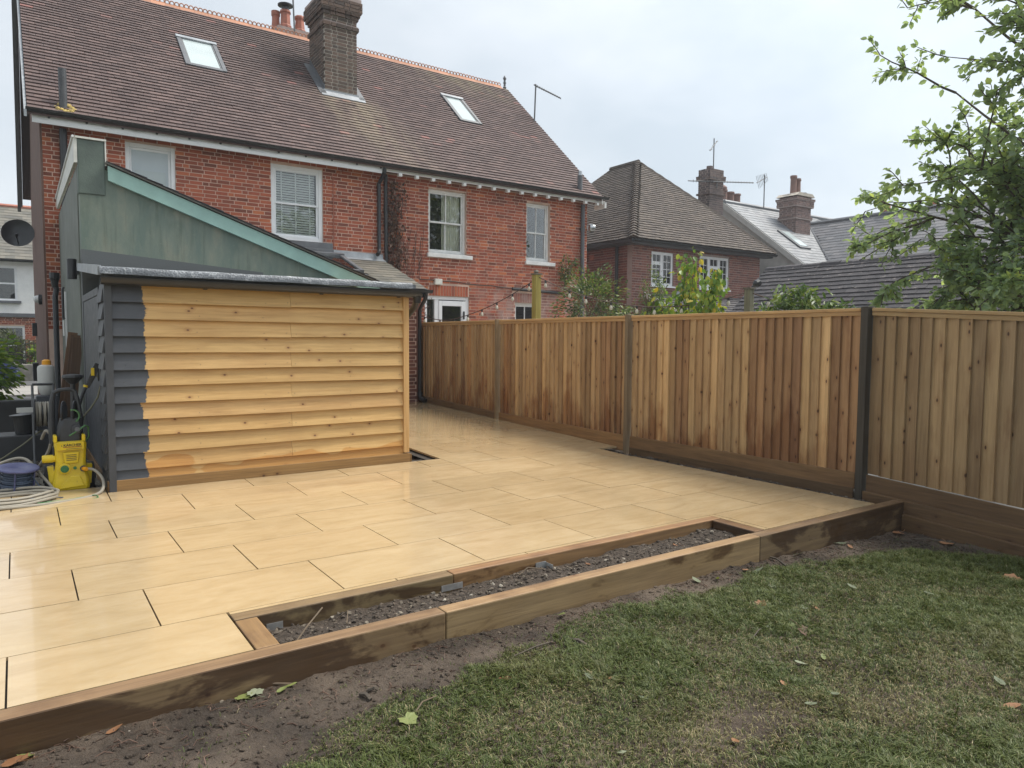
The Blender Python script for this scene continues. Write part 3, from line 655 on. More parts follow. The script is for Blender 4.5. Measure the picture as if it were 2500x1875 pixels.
# keep everything the lens could plausibly see, thin out the rest
keep = g.uniform(0, 1, n) < np.where(X+Y*.9 > 1.6, 1, .35)
X, Y = X[keep], Y[keep]
bl = np.interp(X, [-.7, 0, .5, 1.0, 1.47, 1.75, 2.1, 2.4, 3.1, 3.8, 4.6, 5.1, 5.5, 5.9, 6.2], [2.2, 2.3, 2.52, 2.62, 2.60, 2.74, 2.81, 2.82, 2.87, 2.93, 2.88, 2.78, 2.62, 2.35, 1.9])
edge = bl-Y+(vnoise(X, Y, 3.1, 5)-.5)*.28+(vnoise(X, Y, 9, 6)-.5)*.16
dens = np.clip(edge/.10, 0, 1)
patch = vnoise(X, Y, 1.15, 8)*.6+vnoise(X, Y, 3.6, 9)*.4
bare = np.exp(-(((X-2.35)/.26)**2+((Y-1.72)/.13)**2))+.8*np.exp(-(((X-3.0)/.3)**2+((Y-1.5)/.16)**2))+.7*np.exp(-(((X-1.75)/.3)**2+((Y-2.28)/.12)**2))
dens *= np.clip(1.2-.5*np.clip((.42-patch)/.2, 0, 1)-.62*bare, .16, 1)
dens = np.maximum(dens, .018*(edge > -.4))
kp = g.uniform(0, 1, len(X)) < dens
X, Y, patch, bare, edge = X[kp], Y[kp], patch[kp], bare[kp], edge[kp]; n = len(X)
lush = np.clip((patch-.4)/.3, 0, 1)*np.clip(1-bare, 0, 1)
hgt = g.uniform(.016, .046, n)*(.62+.75*lush)*np.clip(.55+edge*2, .5, 1.05)
az = vnoise(X, Y, 9, 31)*14+vnoise(X, Y, 33, 32)*6+g.normal(0, .7, n); lean = g.uniform(.3, 1.35, n); wd = g.uniform(.0009, .0022, n)
dx, dy = np.cos(az), np.sin(az); sx, sy = -dy, dx; Z = lawn_z(X, Y)-.002
b0 = np.stack([X, Y, Z], -1); D3 = np.stack([dx, dy, 0*dx], -1); S3 = np.stack([sx, sy, 0*dx], -1); U3 = np.array([0, 0, 1.])
mid = b0+U3*(hgt*.62)[:, None]+D3*(hgt*lean*.35)[:, None]; tip = b0+U3*(hgt*(1.02-.30*lean))[:, None]+D3*(hgt*lean*1.05)[:, None]
ww = wd[:, None]
V = np.stack([b0-S3*ww, b0+S3*ww, mid+S3*ww*.8, mid-S3*ww*.8, tip], 1).reshape(-1, 3)
i5 = np.arange(n)*5
F = np.concatenate([np.stack([i5, i5+1, i5+2], -1), np.stack([i5, i5+2, i5+3], -1), np.stack([i5+3, i5+2, i5+4], -1)])
dryp = np.clip(.05+.42*np.clip(.50-patch, 0, 1)*2+.45*bare, 0, .8)
rv = np.where(g.uniform(0, 1, n) < dryp, g.uniform(.78, 1, n), g.uniform(0, .74, n)*(.75+.25*lush))
tag(np_obj('grass', V, F, np.tile(rv, 3), 'grass_blade', kind='stuff'), 'short patchy green lawn grass with dry yellow spots', 'grass')

# dry stalks, straw and root scraps on the bare earth
lit = MB(); gl_ = random.Random(77)
for i in range(900):
    x = gl_.uniform(-.3, 6.1); y = 3.02-abs(gl_.gauss(0, .22)) if gl_.random() < .6 else gl_.uniform(1.2, 3.0); a = gl_.uniform(0, 6.28); L_ = gl_.uniform(.012, .07); z = float(lawn_z(np.array([x]), np.array([y]))[0])+.003
    p0 = (x, y, z); p1 = (x+math.cos(a)*L_*.5, y+math.sin(a)*L_*.5, z+gl_.uniform(0, .012)); p2 = (x+math.cos(a+.4)*L_, min(3.03, y+math.sin(a+.4)*L_), z+gl_.uniform(-.003, .006))
    lit.tube([p0, p1, p2], gl_.uniform(.0008, .0022), 4, False, gl_.random())
tag(lit.build('straw_litter', 'dead_leaf', kind='stuff'), 'scraps of straw, stalks and bark scattered on the bare earth', 'litter')

# ================================================================ FENCE
FX = 6.25
fence = empty('timber_fence', (FX, 7.9, 0), label='new closeboard timber fence of vertical boards running along the patio', cat='fence')
posts = [12.42, 9.37, 6.45, 3.45, .45]
pal = {'pale': (1.35, 1.28, 1.12), 'tan': (1.08, 1.02, .92), 'mid': (.88, .80, .70), 'brown': (.78, .65, .57), 'red': (1.0, .80, .62), 'plum': (.62, .50, .46), 'olive': (.86, .84, .77), 'grey': (.74, .72, .68), 'oliveD': (.66, .63, .58)}
seqs = [  # nearest post last
 'tan tan pale tan red tan tan pale tan mid tan red mid tan tan red mid tan mid tan red tan tan mid tan tan pale tan mid'.split(),
 'tan red red mid pale tan tan pale tan tan mid pale pale tan tan tan pale tan tan tan mid mid tan mid brown brown mid brown mid'.split(),
 'tan tan tan mid pale pale mid brown brown pale mid tan pale tan tan tan pale brown brown brown brown brown plum pale tan pale brown brown brown'.split(),
 'oliveD olive olive oliveD olive olive olive olive oliveD olive grey grey olive grey oliveD grey olive oliveD grey olive olive grey olive oliveD grey olive olive grey grey'.split()]
HB = 1.45
bv = []
gb = random.Random(21)
for q in range(6):
    m = MB(); n_ = 9; secs = []
    bow = gb.uniform(-.006, .006)
    for i in range(n_+1):
        t = i/n_; d = bow*math.sin(math.pi*t)+gb.uniform(-.001, .001)
        secs.append([(-.030+d, -.058, HB*t), (.006+d, -.058, HB*t), (.006+d, .058, HB*t), (-.002+d, .058, HB*t)])
    m.loft(secs); bv.append(m.mesh('board'))
def post(y, z0, z1, mat, tint, w_=.05):
    MB().box(FX-.085, FX+.02, y-w_, y+w_, z0, z1).build('post', mat, fence, bevel=.006, color=tint)
for pi in range(4):
    ya, yb = posts[pi], posts[pi+1]; L_ = ya-yb; nb = len(seqs[pi]); st = (L_-.10)/nb
    for i in range(nb):
        y = ya-.05-st*(i+.5); fall = .058*(3.45-y) if pi == 3 else 0
        base = .172-fall+(.003+gb.uniform(0, .006) if pi == 3 else -.02)
        c = pal[seqs[pi][i]]; j = gb.uniform(.80, 1.16)
        link('board', bv[gb.randrange(6)], 'fence_wood', (FX-.012+gb.uniform(-.004, .004), y, base), fence, color=(c[0]*j, c[1]*j, c[2]*j))
    fl = .058*3.0 if pi == 3 else 0
    gbd = MB(); z0a, z1a = (.02, .166)
    far = [(.06, .30), (-.01, .205), (-.03, .17) if pi == 1 else (.02, .17), (.02, .17), (.02-fl, .166-fl)]
    f0, f1 = far[pi], far[pi+1]
    def slat(m, x0, x1, y0, y1, a, b, c_, d_):   # y0 far: z a..b ; y1 near: z c..d
        return m.add([(x0, y0, a), (x1, y0, a), (x1, y0, b), (x0, y0, b), (x0, y1, c_), (x1, y1, c_), (x1, y1, d_), (x0, y1, d_)], [(0, 1, 2, 3), (7, 6, 5, 4), (0, 4, 5, 1), (1, 5, 6, 2), (2, 6, 7, 3), (3, 7, 4, 0)])
    slat(gbd, FX-.052, FX-.030, ya-.052, yb+.052, f0[0], f0[1], f1[0], f1[1]).build('gravel_board', 'gravel_board_wood', fence, bevel=.004, color=((1, 1, 1), (1.35, 1.25, 1.1), (.95, .9, .85), (.6, .58, .56))[pi])  # last panel's tint is darker: dirt, and the shade there put into the colour
    cp = MB(); slat(cp, FX-.055, FX+.03, ya-.052, yb+.052, 1.622, 1.652, 1.622-fl, 1.652-fl).build('capping_rail', 'rail_wood', fence, bevel=.005, color=(1.25, 1.2, 1.12) if pi < 3 else (.95, .97, .95))
    rl = MB(); slat(rl, FX-.046, FX-.024, ya-.052, yb+.052, 1.585, 1.620, 1.585-fl, 1.620-fl).build('top_trim', 'rail_wood', fence, color=(1, .95, .88) if pi < 3 else (.85, .87, .85))
    for zz in (.45, 1.3):
        r2 = MB(); slat(r2, FX+.002, FX+.05, ya-.05, yb+.05, zz, zz+.07, zz-fl, zz+.07-fl).build('back_rail', 'rail_wood', fence)
lb = MB(); slat(lb, FX-.10, FX-.06, 3.40, .5, -.17, .028, -.36, -.140).build('gravel_board', 'gravel_board_wood', fence, bevel=.004, color=(.62, .6, .57))  # this board and the next tinted dark: grime plus shade painted in
lb = MB(); slat(lb, FX-.14, FX-.102, 3.03, .5, -.34, -.10, -.51, -.27).build('gravel_board', 'gravel_board_wood', fence, bevel=.004, color=(.55, .53, .5))
lb = MB(); slat(lb, FX-.062, FX-.045, 6.39, 3.51, -.09, .03, -.09, .03).build('gravel_board', 'gravel_board_wood', fence, color=(.55, .55, .55))
post(12.42, 0, 1.9, 'rail_wood', (1.1, 1.05, .95), .04); post(9.37, 0, 1.665, 'grey_post_wood', (1.5, 1.2, .85), .024)
post(6.45, -.1, 1.665, 'grey_post_wood', (1.15, .95, .72), .027); post(3.45, -.2, 1.665, 'grey_post_wood', (.30, .28, .26), .034); post(.45, -.4, 1.5, 'grey_post_wood', (.6, .6, .6), .05)

# ================================================================ SHED
shed = empty('timber_shed', (2.05, 8.1, 0), label='low timber clad shed with pale boards half painted grey and a grey sheet roof', cat='shed')
SY = 7.0
def clad(x0, x1, zb, tint, y=SY):
    # feather edge board: thick at the bottom, thin at the top, leaning on the one below
    poly = [(y-.046, zb), (y-.020, zb), (y+.006, zb+.165), (y-.002, zb+.165)]
    m = MB(); nseg = max(2, int((x1-x0)/.25)); secs = []
    ph = gb.uniform(0, 6)
    for i in range(nseg+1):
        xx = x0+(x1-x0)*i/nseg; d = .0035*math.sin(ph+xx*1.7)
        secs.append([(xx, p[0], p[1]+d) for p in poly])
    m.loft(secs); return m.build('cladding_board', 'pine_cladding', shed, color=tint)
rows = [.057+.145*i for i in range(12)]
for i, zb in enumerate(rows):
    if i == 0: zb = .085
    t = gb.uniform(.92, 1.06); tt = (t, t*gb.uniform(.97, 1.01), t*gb.uniform(.93, 1.02))
    if i % 2 == 1:
        clad(.668, 2.20, zb, tt); t2 = gb.uniform(.92, 1.06); clad(2.2025, 3.40, zb, (t2, t2, t2))
    else: clad(.668, 3.40, zb, tt)
MB().box(.655, 3.45, SY-.012, SY+.03, 1.797, 1.86).build('top_board', 'pine_cladding', shed)
MB().box(.62, .676, SY-.056, SY+.02, .0, 1.86).build('corner_trim', 'dark_grey_paint', shed, bevel=.003)
MB().box(3.398, 3.462, SY-.056, SY+.02, .13, 1.845).build('corner_trim', 'pine_trim', shed, bevel=.003, color=(1.02, 1, .95))
MB().box(3.44, 3.462, SY+.021, 9.25, .13, 1.845).build('end_wall', 'pine_trim', shed)
MB().box(.640, 3.47, SY-.054, SY-.004, -.035, .118).build('base_board', 'base_board_wood', shed, bevel=.004)
MB().box(.608, .638, SY-.045, 9.2, -.04, .116).build('base_board', 'base_board_wood', shed, bevel=.004, color=(.5, .46, .42))
MB().box(3.471, 3.50, SY-.04, 9.2, -.05, .105).build('base_board', 'base_board_wood', shed, bevel=.004, color=(.7, .66, .6))
nh = MB()
for i, zb in enumerate(rows):
    for xx in (.76, 1.36, 1.95, 2.165, 2.24, 2.80, 3.36):
        if xx in (2.165, 2.24) and i % 2 == 0: continue
        a = xx+gb.uniform(-.015, .015); z = zb+.035+gb.uniform(-.006, .008); yy = SY-.046+(z-zb)*.265
        nh.lathe([(.0035, 0), (.003, .0022)], (a, yy, z), (0, -1, .1), 6)
nh.build('nail_heads', 'washer_dark', shed, kind='stuff')
# left side, painted dark grey: short run of cladding then a flush door in its frame
for i, zb in enumerate(rows):
    poly = [(.598, zb), (.616, zb), (.634, zb+.165), (.626, zb+.165)]
    m = MB(); m.prism([(a, b) for a, b in poly], SY+.012, SY+.40, 'y'); m.build('side_board', 'dark_grey_paint', shed)
MB().box(.612, .64, SY+.405, SY+.47, .1, 1.80).box(.612, .64, 9.13, 9.2, .1, 1.80).box(.612, .64, SY+.47, 9.13, 1.73, 1.80).build('door_frame', 'dark_grey_paint', shed, bevel=.003)
dr = MB().box(.618, .64, SY+.473, 9.127, .12, 1.727).build('door', 'dark_grey_paint', shed)
MB().box(.606, .617, SY+.55, SY+.57, .95, 1.1).build('handle', 'black_plastic', dr)
# roof: dark deck, grey membrane turned over a thick rolled edge, fascia, gutter
roofb = MB(); roofb.add([(.60, 6.86, 1.885), (3.50, 6.86, 1.885), (3.50, 9.29, 2.10), (.60, 9.29, 2.10), (.60, 6.86, 1.925), (3.50, 6.86, 1.925), (3.50, 9.29, 2.14), (.60, 9.29, 2.14)], TILE_F)
rf = roofb.build('roof', 'membrane', shed)
prof = [(6.845, 1.878), (6.855, 1.874), (6.885, 1.878), (6.90, 1.925), (6.93, 1.938), (6.90, 1.944), (6.862, 1.938), (6.846, 1.915)]
e = MB(); secs = []
for i in range(30):
    xx = .585+(3.462-.585)*i/29; secs.append([(xx, a+.0015*math.sin(i*1.3), b+.002*math.sin(i*.9)) for a, b in prof])
e.loft(secs).build('rolled_edge', 'membrane', rf, smooth=True)
se_ = MB(); se_.add([(.575, 6.9, 1.87), (.60, 6.9, 1.87), (.60, 9.29, 2.08), (.575, 9.29, 2.08), (.575, 6.9, 1.952), (.60, 6.9, 1.952), (.60, 9.29, 2.162), (.575, 9.29, 2.162)], TILE_F); se_.build('side_edge', 'lead', rf)
MB().box(.63, 3.47, 6.945, 6.965, 1.80, 1.872).build('fascia', 'grey_plastic', shed)
gt = MB().prism(gut_prof(6.888, 1.852, .062), .59, 3.56, 'x').build('gutter', 'black_plastic', shed, smooth=True)
for xx in (1.42, 2.50, 3.34): MB().box(xx-.012, xx+.012, 6.865, 6.945, 1.80, 1.816).box(xx-.018, xx+.018, 6.93, 6.945, 1.785, 1.84).build('gutter_bracket', 'black_plastic', gt)
dp = MB(); dp.tube([(3.525, 6.895, 1.83), (3.525, 6.895, 1.76), (3.56, 7.0, 1.70), (3.53, 7.16, 1.58), (3.512, 7.22, 1.50), (3.512, 7.22, .05)], .034, 10); dp.build('downpipe', 'black_plastic', shed, smooth=True)
hp = MB(); hp.lathe([(.06, 0), (.045, -.05), (.038, -.1)], (3.535, 6.895, 1.83)); hp.build('hopper', 'black_plastic', shed, smooth=True)

# ================================================================ MAIN HOUSE
D = 13.6; HX0, HX1 = .43, 11.62; HYB = 21.25
EY, EZ, RY, RZ = 13.25, 4.76, 17.42, 8.48; PT = math.atan2(RZ-EZ, RY-EY)
house = empty('brick_house', (6, 17, -.3), label='two storey red brick house with steep plum tiled roof and crested ridge', cat='house')
ops = [(1.58, 2.345, 3.45, 4.59), (3.96, 4.95, 3.18, 4.575), (7.24, 8.175, 3.165, 4.52), (9.79, 10.48, 3.165, 4.51), (7.15, 8.25, .3, 2.267), (9.485, 10.16, 1.2, 2.195)]
wall = empty('wall', (6, D, -.3), house)
bk = MB()
holes(bk, HX0, HX1, -.5, 4.76, ops, lambda m, a, b, c, d: m.box(a, b, D, D+.22, c, d))
bk.build('mortar_backing', 'mortar', wall)
bricks = bond(HX0, HX1, 1.47, 4.74, ops+[(7.25, 8.25, 2.262, 2.50), (9.40, 10.25, 2.19, 2.42), (6.05, 6.27, 0, 0)], .067, .212)
def verge_z(x): return 3.3-.36*(x-.9)
def bd(b):
    x = (b[0]+b[1])/2; z = b[2]
    vis = z > (3.0 if x < 6.2 else 1.7) and (x < .85 or z > max(verge_z(x*.72)+.9, 3.05) if x < 5.6 else True)
    return (Vector((x, D, z))-EYE).length if vis else 1e6
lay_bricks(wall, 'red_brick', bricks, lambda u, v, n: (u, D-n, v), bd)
# soldier arches over the ground floor openings
for (a, b, c, d) in ((7.26, 8.25, 2.272, 2.49), (9.42, 10.24, 2.20, 2.41)):
    x = a
    while x < b-.03:
        MB().box(x, x+.053, D-.009, D+.0, c, d, rng.random()*.8+.2).build('arch_brick', 'red_brick', wall); x += .069
# side wall and gable, rough brown render; rear part unseen
sw = MB(); sw.prism([(D, -.5), (HYB, -.5), (HYB, 4.7), (RY, RZ-.25), (D, 4.7)], HX0-.03, HX0-.002, 'x'); sw.build('side_wall', 'brown_render', house)
sw = MB(); sw.prism([(D+.23, -.5), (HYB, -.5), (HYB, 4.7), (RY, RZ-.25), (D+.23, 4.7)], HX1-.2, HX1, 'x'); sw.build('side_wall', 'plum_brick', house)
MB().box(HX0, HX1, HYB-.2, HYB, -.5, 4.7).build('front_wall', 'plum_brick', house)
MB().box(HX0+.02, HX1-.22, D+.75, D+.8, 1.3, 4.6).build('inner_wall', 'dark_room', house)
# upper windows
sash(house, 1.58, 2.345, 3.45, 4.59, D+.03, False, 'white_upvc', .065, False, frost=True, sash_on=False)
MB().box(1.73, 2.2, D+.072, D+.078, 3.6, 4.16).build('blind', 'rooflight_glass', house)
sash(house, 3.96, 4.95, 3.18, 4.575, D+.03, False, 'white_upvc', .075, False, mid=.50, blind=True)
sash(house, 7.24, 8.175, 3.165, 4.52, D+.07, True, 'white_paint', .05, True, mid=.5, curtain=True)
sash(house, 9.79, 10.48, 3.165, 4.51, D+.07, True, 'white_paint', .05, True, mid=.5, frost=False)
sash(house, 9.485, 10.16, 1.2, 2.195, D+.07, True, 'white_paint', .05, False, mid=.35)
fd = empty('french_door', (7.7, D, .3), house)
MB().box(7.15, 7.22, D+.03, D+.12, .3, 2.267).box(8.17, 8.25, D+.03, D+.12, .3, 2.267).box(7.22, 8.17, D+.03, D+.12, 2.19, 2.267).box(7.40, 7.50, D+.03, D+.12, .3, 2.19).build('frame', 'white_upvc', fd, bevel=.006)
MB().box(7.50, 7.58, D+.015, D+.07, .3, 2.17).box(8.06, 8.165, D+.015, D+.07, .3, 2.17).box(7.58, 8.06, D+.015, D+.07, 2.06, 2.17).build('leaf_frame', 'white_upvc', fd, bevel=.006)
MB().box(7.58, 8.06, D+.04, D+.046, .3, 2.06).build('pane', 'window_glass', fd); MB().box(7.22, 7.40, D+.06, D+.066, .3, 2.19).build('pane', 'window_glass', fd)
MB().box(8.10, 8.125, D-.02, D+.015, 1.78, 1.95).build('handle', 'black_plastic', fd)
# eaves: weathered fascia on the left half, rafter feet and gutter
MB().box(.30, 6.12, EY+.05, EY+.08, 4.61, 4.775).build('fascia', 'weathered_fascia', house)
MB().box(6.12, 11.95, EY+.075, EY+.10, 4.665, 4.72).build('fascia', 'white_paint', house)
MB().box(.30, 11.95, EY+.10, D+.02, 4.70, 4.715).build('soffit', 'brown_render', house)
for i in range(15):
    xx = 6.45+.375*i
    MB().box(xx-.035, xx+.035, EY+.035, EY+.115, 4.60, 4.662).build('rafter_foot', 'white_paint', house)
MB().box(11.90, 11.955, EY+.02, D+.05, 4.56, 4.70).build('barge_foot', 'white_paint', house)
gt = MB().prism(gut_prof(EY-.012, 4.80, .058), .22, 11.98, 'x').build('gutter', 'black_plastic', house, smooth=True)
for i in range(12): MB().prism([(.52+.5*i-.03, 4.75), (.52+.5*i+.03, 4.75), (.52+.5*i+.012, 4.695), (.52+.5*i-.012, 4.695)], EY+.025, EY+.048, 'y').build('gutter_bracket', 'black_plastic', gt)
dpp = MB(); dpp.tube([(6.09, EY+.02, 4.72), (6.09, EY+.03, 4.62), (6.09, D-.06, 4.45), (6.09, D-.06, 3.16), (6.07, D-.10, 3.08), (5.98, D-.22, 3.02)], .04, 10); dpp.build('downpipe', 'black_plastic', house, smooth=True)
MB().tube([(6.24, D-.06, 4.64), (6.24, D-.06, 1.5)], .036, 10).build('downpipe', 'washer_dark', house, smooth=True)
MB().tube([(11.43, D-.07, 4.62), (11.43, D-.07, 1.0)], .05, 10).build('downpipe', 'dark_lead', house, smooth=True)
for zz in (3.0, 4.0): MB().lathe([(.062, 0), (.062, .06)], (11.43, D-.07, zz), n=10).build('pipe_collar', 'dark_lead', house)
MB().tube([(.71, D-.07, 4.62), (.71, D-.07, 1.5)], .055, 10).build('soil_pipe', 'black_plastic', house, smooth=True)
MB().tube([(.715, 13.36, 4.85), (.715, 13.36, 5.50)], .058, 12).build('vent_pipe', 'grey_plastic', house, smooth=True)
mc = MB(); gm = random.Random(5)
for i in range(26):
    a = gm.uniform(0, 6.28); q = gm.uniform(.06, .13); mc.lathe([(.01, -.03), (.035, -.01), (.03, .025), (.008, .04)], (.73+q*1.15*math.cos(a), 13.34+q*.7*math.sin(a), 4.87+.06*math.sin(a)+gm.uniform(0, .03)), (gm.gauss(0, .3), gm.gauss(0, .3), 1), 7)
mc.build('pipe_collar', 'moss_felt', house, smooth=True)
MB().tube([(11.20, 13.38, 4.78), (11.20, 13.38, 5.26)], .06, 12).build('flue', 'dark_lead', house, smooth=True)
MB().lathe([(.05, 0), (.05, .10), (.02, .12)], (11.20, 13.38, 5.26), n=10).build('flue_cap', 'steel', house)
MB().lathe([(.02, -.06), (.085, -.05), (.10, .03), (.085, .09), (.03, .11)], (11.66, D-.10, 4.08), (1, -.3, 0), 14).build('boiler_flue', 'steel', house, smooth=True)
MB().tube([(9.364, D-.06, 2.50), (10.75, D-.06, 2.46)], .035, 8).build('waste_pipe', 'washer_dark', house, smooth=True)
MB().box(7.355, 7.53, D-.09, D-.005, 2.50, 2.625).build('junction_box', 'cream_trim', house, bevel=.006)
MB().tube([(7.0, D-.03, 2.60)]+[(7.6+.3*i, D-.03, 2.585-.012*i+.012*math.sin(i*2)) for i in range(11)]+[(10.9, D-.03, 2.44)], .011, 6).build('wall_cable', 'dry_vine', house)
MB().tube([(5.12, D-.02, 4.50), (5.15, D-.02, 4.42), (5.155, D-.02, 3.1)], .009, 6).build('wall_cable', 'pot_clay', house)
MB().tube([(5.12, D-.02, 4.50), (5.3, D-.02, 4.58), (5.42, D-.02, 4.66)], .007, 6).build('wall_cable', 'pot_clay', house)
# grey lead box under the blind window
MB().box(3.98, 5.06, D-.22, D-.012, 3.05, 3.165).build('sill', 'dark_lead', house, bevel=.006)
MB().box(3.98, 5.06, D-.27, D-.012, 2.985, 3.045).build('lead_apron', 'dark_lead', house, bevel=.006)
# --- roof
roof = empty('roof', (6, EY, EZ), house)
rb = MB(); rb.prism([(EY, EZ), (EY, EZ-.05), (RY, RZ-.06), (2*RY-EY, EZ-.05), (2*RY-EY, EZ), (RY, RZ-.005)], .24, 11.78, 'x'); rb.build('roof_deck', 'plum_tile', roof)
SLn = math.hypot(RY-EY, RZ-EZ); SU = (0, (RY-EY)/SLn, (RZ-EZ)/SLn)
RLs = [(2.85, 3.61, 15.25, 16.22), (8.98, 9.60, 15.27, 16.27)]
def onroof(u, s, n=0): return (u, EY+SU[1]*s-SU[2]*n, EZ+SU[2]*s+SU[1]*n)
def clipm(u, s):
    x = .24+u; y = EY+SU[1]*s
    if 5.66 < x < 6.38 and y > 15.36 and y < 16.25: return False
    return not any(a+.03 < x < b-.03 and c+.02 < y < d-.05 for a, b, c, d in RLs)
lay_tiles(roof, 'plum_tile', (.24, EY-.02, EZ+.012), (1, 0, 0), SU, 11.54, SLn-.03, .118, .20, .022, clipm, near, 300, jit=.0015)
MB().prism([(EY-.06, EZ-.11), (EY-.06, EZ-.01), (RY, RZ-.01), (2*RY-EY+.1, EZ-.08), (2*RY-EY+.1, EZ-.22), (RY, RZ-.16)], .20, .235, 'x').build('bargeboard', 'lead', roof)
MB().prism([(EY-.02, EZ-.15), (EY-.02, EZ-.02), (RY, RZ-.02), (2*RY-EY+.1, EZ-.10), (2*RY-EY+.1, EZ-.25), (RY, RZ-.18)], 11.785, 11.80, 'x').build('bargeboard', 'white_paint', roof)
MB().prism([(RY+.1, RZ-.2), (2*RY-EY+.14, EZ-.18), (2*RY-EY+.14, EZ-.34), (RY+.1, RZ-.4)], .13, .20, 'x').build('bargeboard', 'aerial_metal', roof)
# --- ridge tiles with pierced crest
rt_ = MB(); rt_.prism([(-.145, -.115), (-.015, .015), (.015, .015), (.145, -.115), (.125, -.13), (0, -.005), (-.125, -.13)], -.144, .144, 'x', .5)
for q in range(3):
    cx = -.096+.096*q
    ring = [(cx+.043*math.cos(a), 0, .052+.046*math.sin(a)) for a in [i*2*math.pi/12 for i in range(13)]]
    rt_.tube(ring, .0125, 5, False, .35)
rt_.box(-.144, .144, -.012, .012, .012, .026, .4)
rmesh = [None, None, None]
for q in range(3):
    m2 = MB(); m2.v = list(rt_.v); m2.f = list(rt_.f); m2.r = [clamp(x+(q-1)*.4, 0, 1) for x in rt_.r]; rmesh[q] = m2.mesh('ridge_tile')
xx = .24+.15; i = 0
while xx < 11.66:
    if not 5.30 < xx < 6.25 or True: link('ridge_tile', rmesh[i % 3 if rng.random() > .2 else 0], 'terracotta', (xx, RY, RZ+.055+rng.uniform(-.004, .004)), roof)
    xx += .291; i += 1
MB().lathe([(.05, 0), (.05, .03), (.032, .05), (.032, .13), (.045, .14), (.045, .16), (.03, .17), (.03, .24), (.05, .26), (.045, .29), (.012, .35)], (11.735, RY, RZ+.04), n=10).build('finial', 'dark_lead', roof, smooth=True)
# --- rooflights
for (a, b, c, d) in RLs:
    rl = empty('rooflight', ((a+b)/2, c, EZ+(c-EY)*SU[2]/SU[1]), house)
    s0, s1 = (c-EY)/SU[1], (d-EY)/SU[1]
    def rbx(x0, x1, sa, sb, n0, n1):
        return MB().add([onroof(x0, sa, n0), onroof(x1, sa, n0), onroof(x1, sb, n0), onroof(x0, sb, n0), onroof(x0, sa, n1), onroof(x1, sa, n1), onroof(x1, sb, n1), onroof(x0, sb, n1)], TILE_F)
    t = .075
    rbx(a, a+t, s0, s1, -.02, .085).build('frame_side', 'dark_lead', rl); rbx(b-t, b, s0, s1, -.02, .085).build('frame_side', 'dark_lead', rl)
    rbx(a+t, b-t, s0, s0+t*1.2, -.02, .08).build('frame_bottom', 'dark_lead', rl); rbx(a-.01, b+.01, s1-t*1.3, s1, -.02, .10).build('frame_top', 'lead', rl)
    rbx(a+t, b-t, s0+t*1.2, s1-t*1.3, .045, .062).build('pane', 'rooflight_glass', rl)
    rbx(a+t, a+t+.03, s0+t*1.2, s1-t*1.3, .05, .072).build('sash_bead', 'aerial_metal', rl); rbx(b-t-.03, b-t, s0+t*1.2, s1-t*1.3, .05, .072).build('sash_bead', 'aerial_metal', rl)
    rbx(a-.09, b+.09, s0-.13, s0-.005, .02, .034).build('apron', 'dark_lead', rl)
# --- tall brick chimney
CX0, CX1, CY0, CY1 = 5.655, 6.385, 15.34, 16.26
ch = empty('chimney', (6.02, 15.8, 6.4), house)
MB().box(CX0, CX1, CY0, CY1, 6.3, 8.80).build('stack', 'pale_mortar', ch)
zc = 6.60; row = 0
g2 = random.Random(4)
def ring(z0, z1, out, L=.225, row=0):
    for face in (0, 1, 2):
        w_ = (CX1-CX0+2*out) if face == 0 else (CY1-CY0+2*out)
        u = -(.3*L if row % 2 else .75*L); i = row
        while u < w_:
            ln = L if i % 2 else L*.55; i += 1
            a, b = max(u, 0), min(u+ln-.016, w_); u += ln
            if b-a < .02: continue
            q = g2.random()
            if face == 0: m = MB().box(CX0-out+a, CX0-out+b, CY0-out-.008, CY0-out+.05+out, z0, z1, q)
            elif face == 1: m = MB().box(CX0-out-.008, CX0-out+.05+out, CY0-out+.052+a*.96, CY0-out+.052+b*.96, z0, z1, q)
            else: m = MB().box(CX1+out-.05-out, CX1+out+.008, CY0-out+.052+a*.96, CY0-out+.052+b*.96, z0, z1, q)
            m.build('brick', 'dark_brick', ch)
while zc < 8.05:
    ring(zc, zc+.058, 0, .225, row); zc += .074; row += 1
for o_ in (.045, .0, .0, .035, .07, .10, .10, .10, .06):
    if o_ == .045: ring(zc, zc+.075, .04, .225, row); zc += .087
    else: ring(zc, zc+.062, o_, .225, row); zc += .074
    row += 1
for o_ in (.04, .035, .07, .1): pass
MB().box(CX0-.03, CX1+.03, CY0-.03, CY1+.03, 8.115, 8.18).build('band_core', 'grey_mortar', ch)
MB().box(CX0-.085, CX1+.085, CY0-.085, CY1+.085, 8.45, zc).build('cap_core', 'grey_mortar', ch)
for px_q in (5.85, 6.2): MB().lathe([(.13, 0), (.12, .3), (.10, .5), (.13, .52), (.12, .58)], (px_q, 15.8, zc), n=14).build('chimney_pot', 'pot_clay', ch, smooth=True)
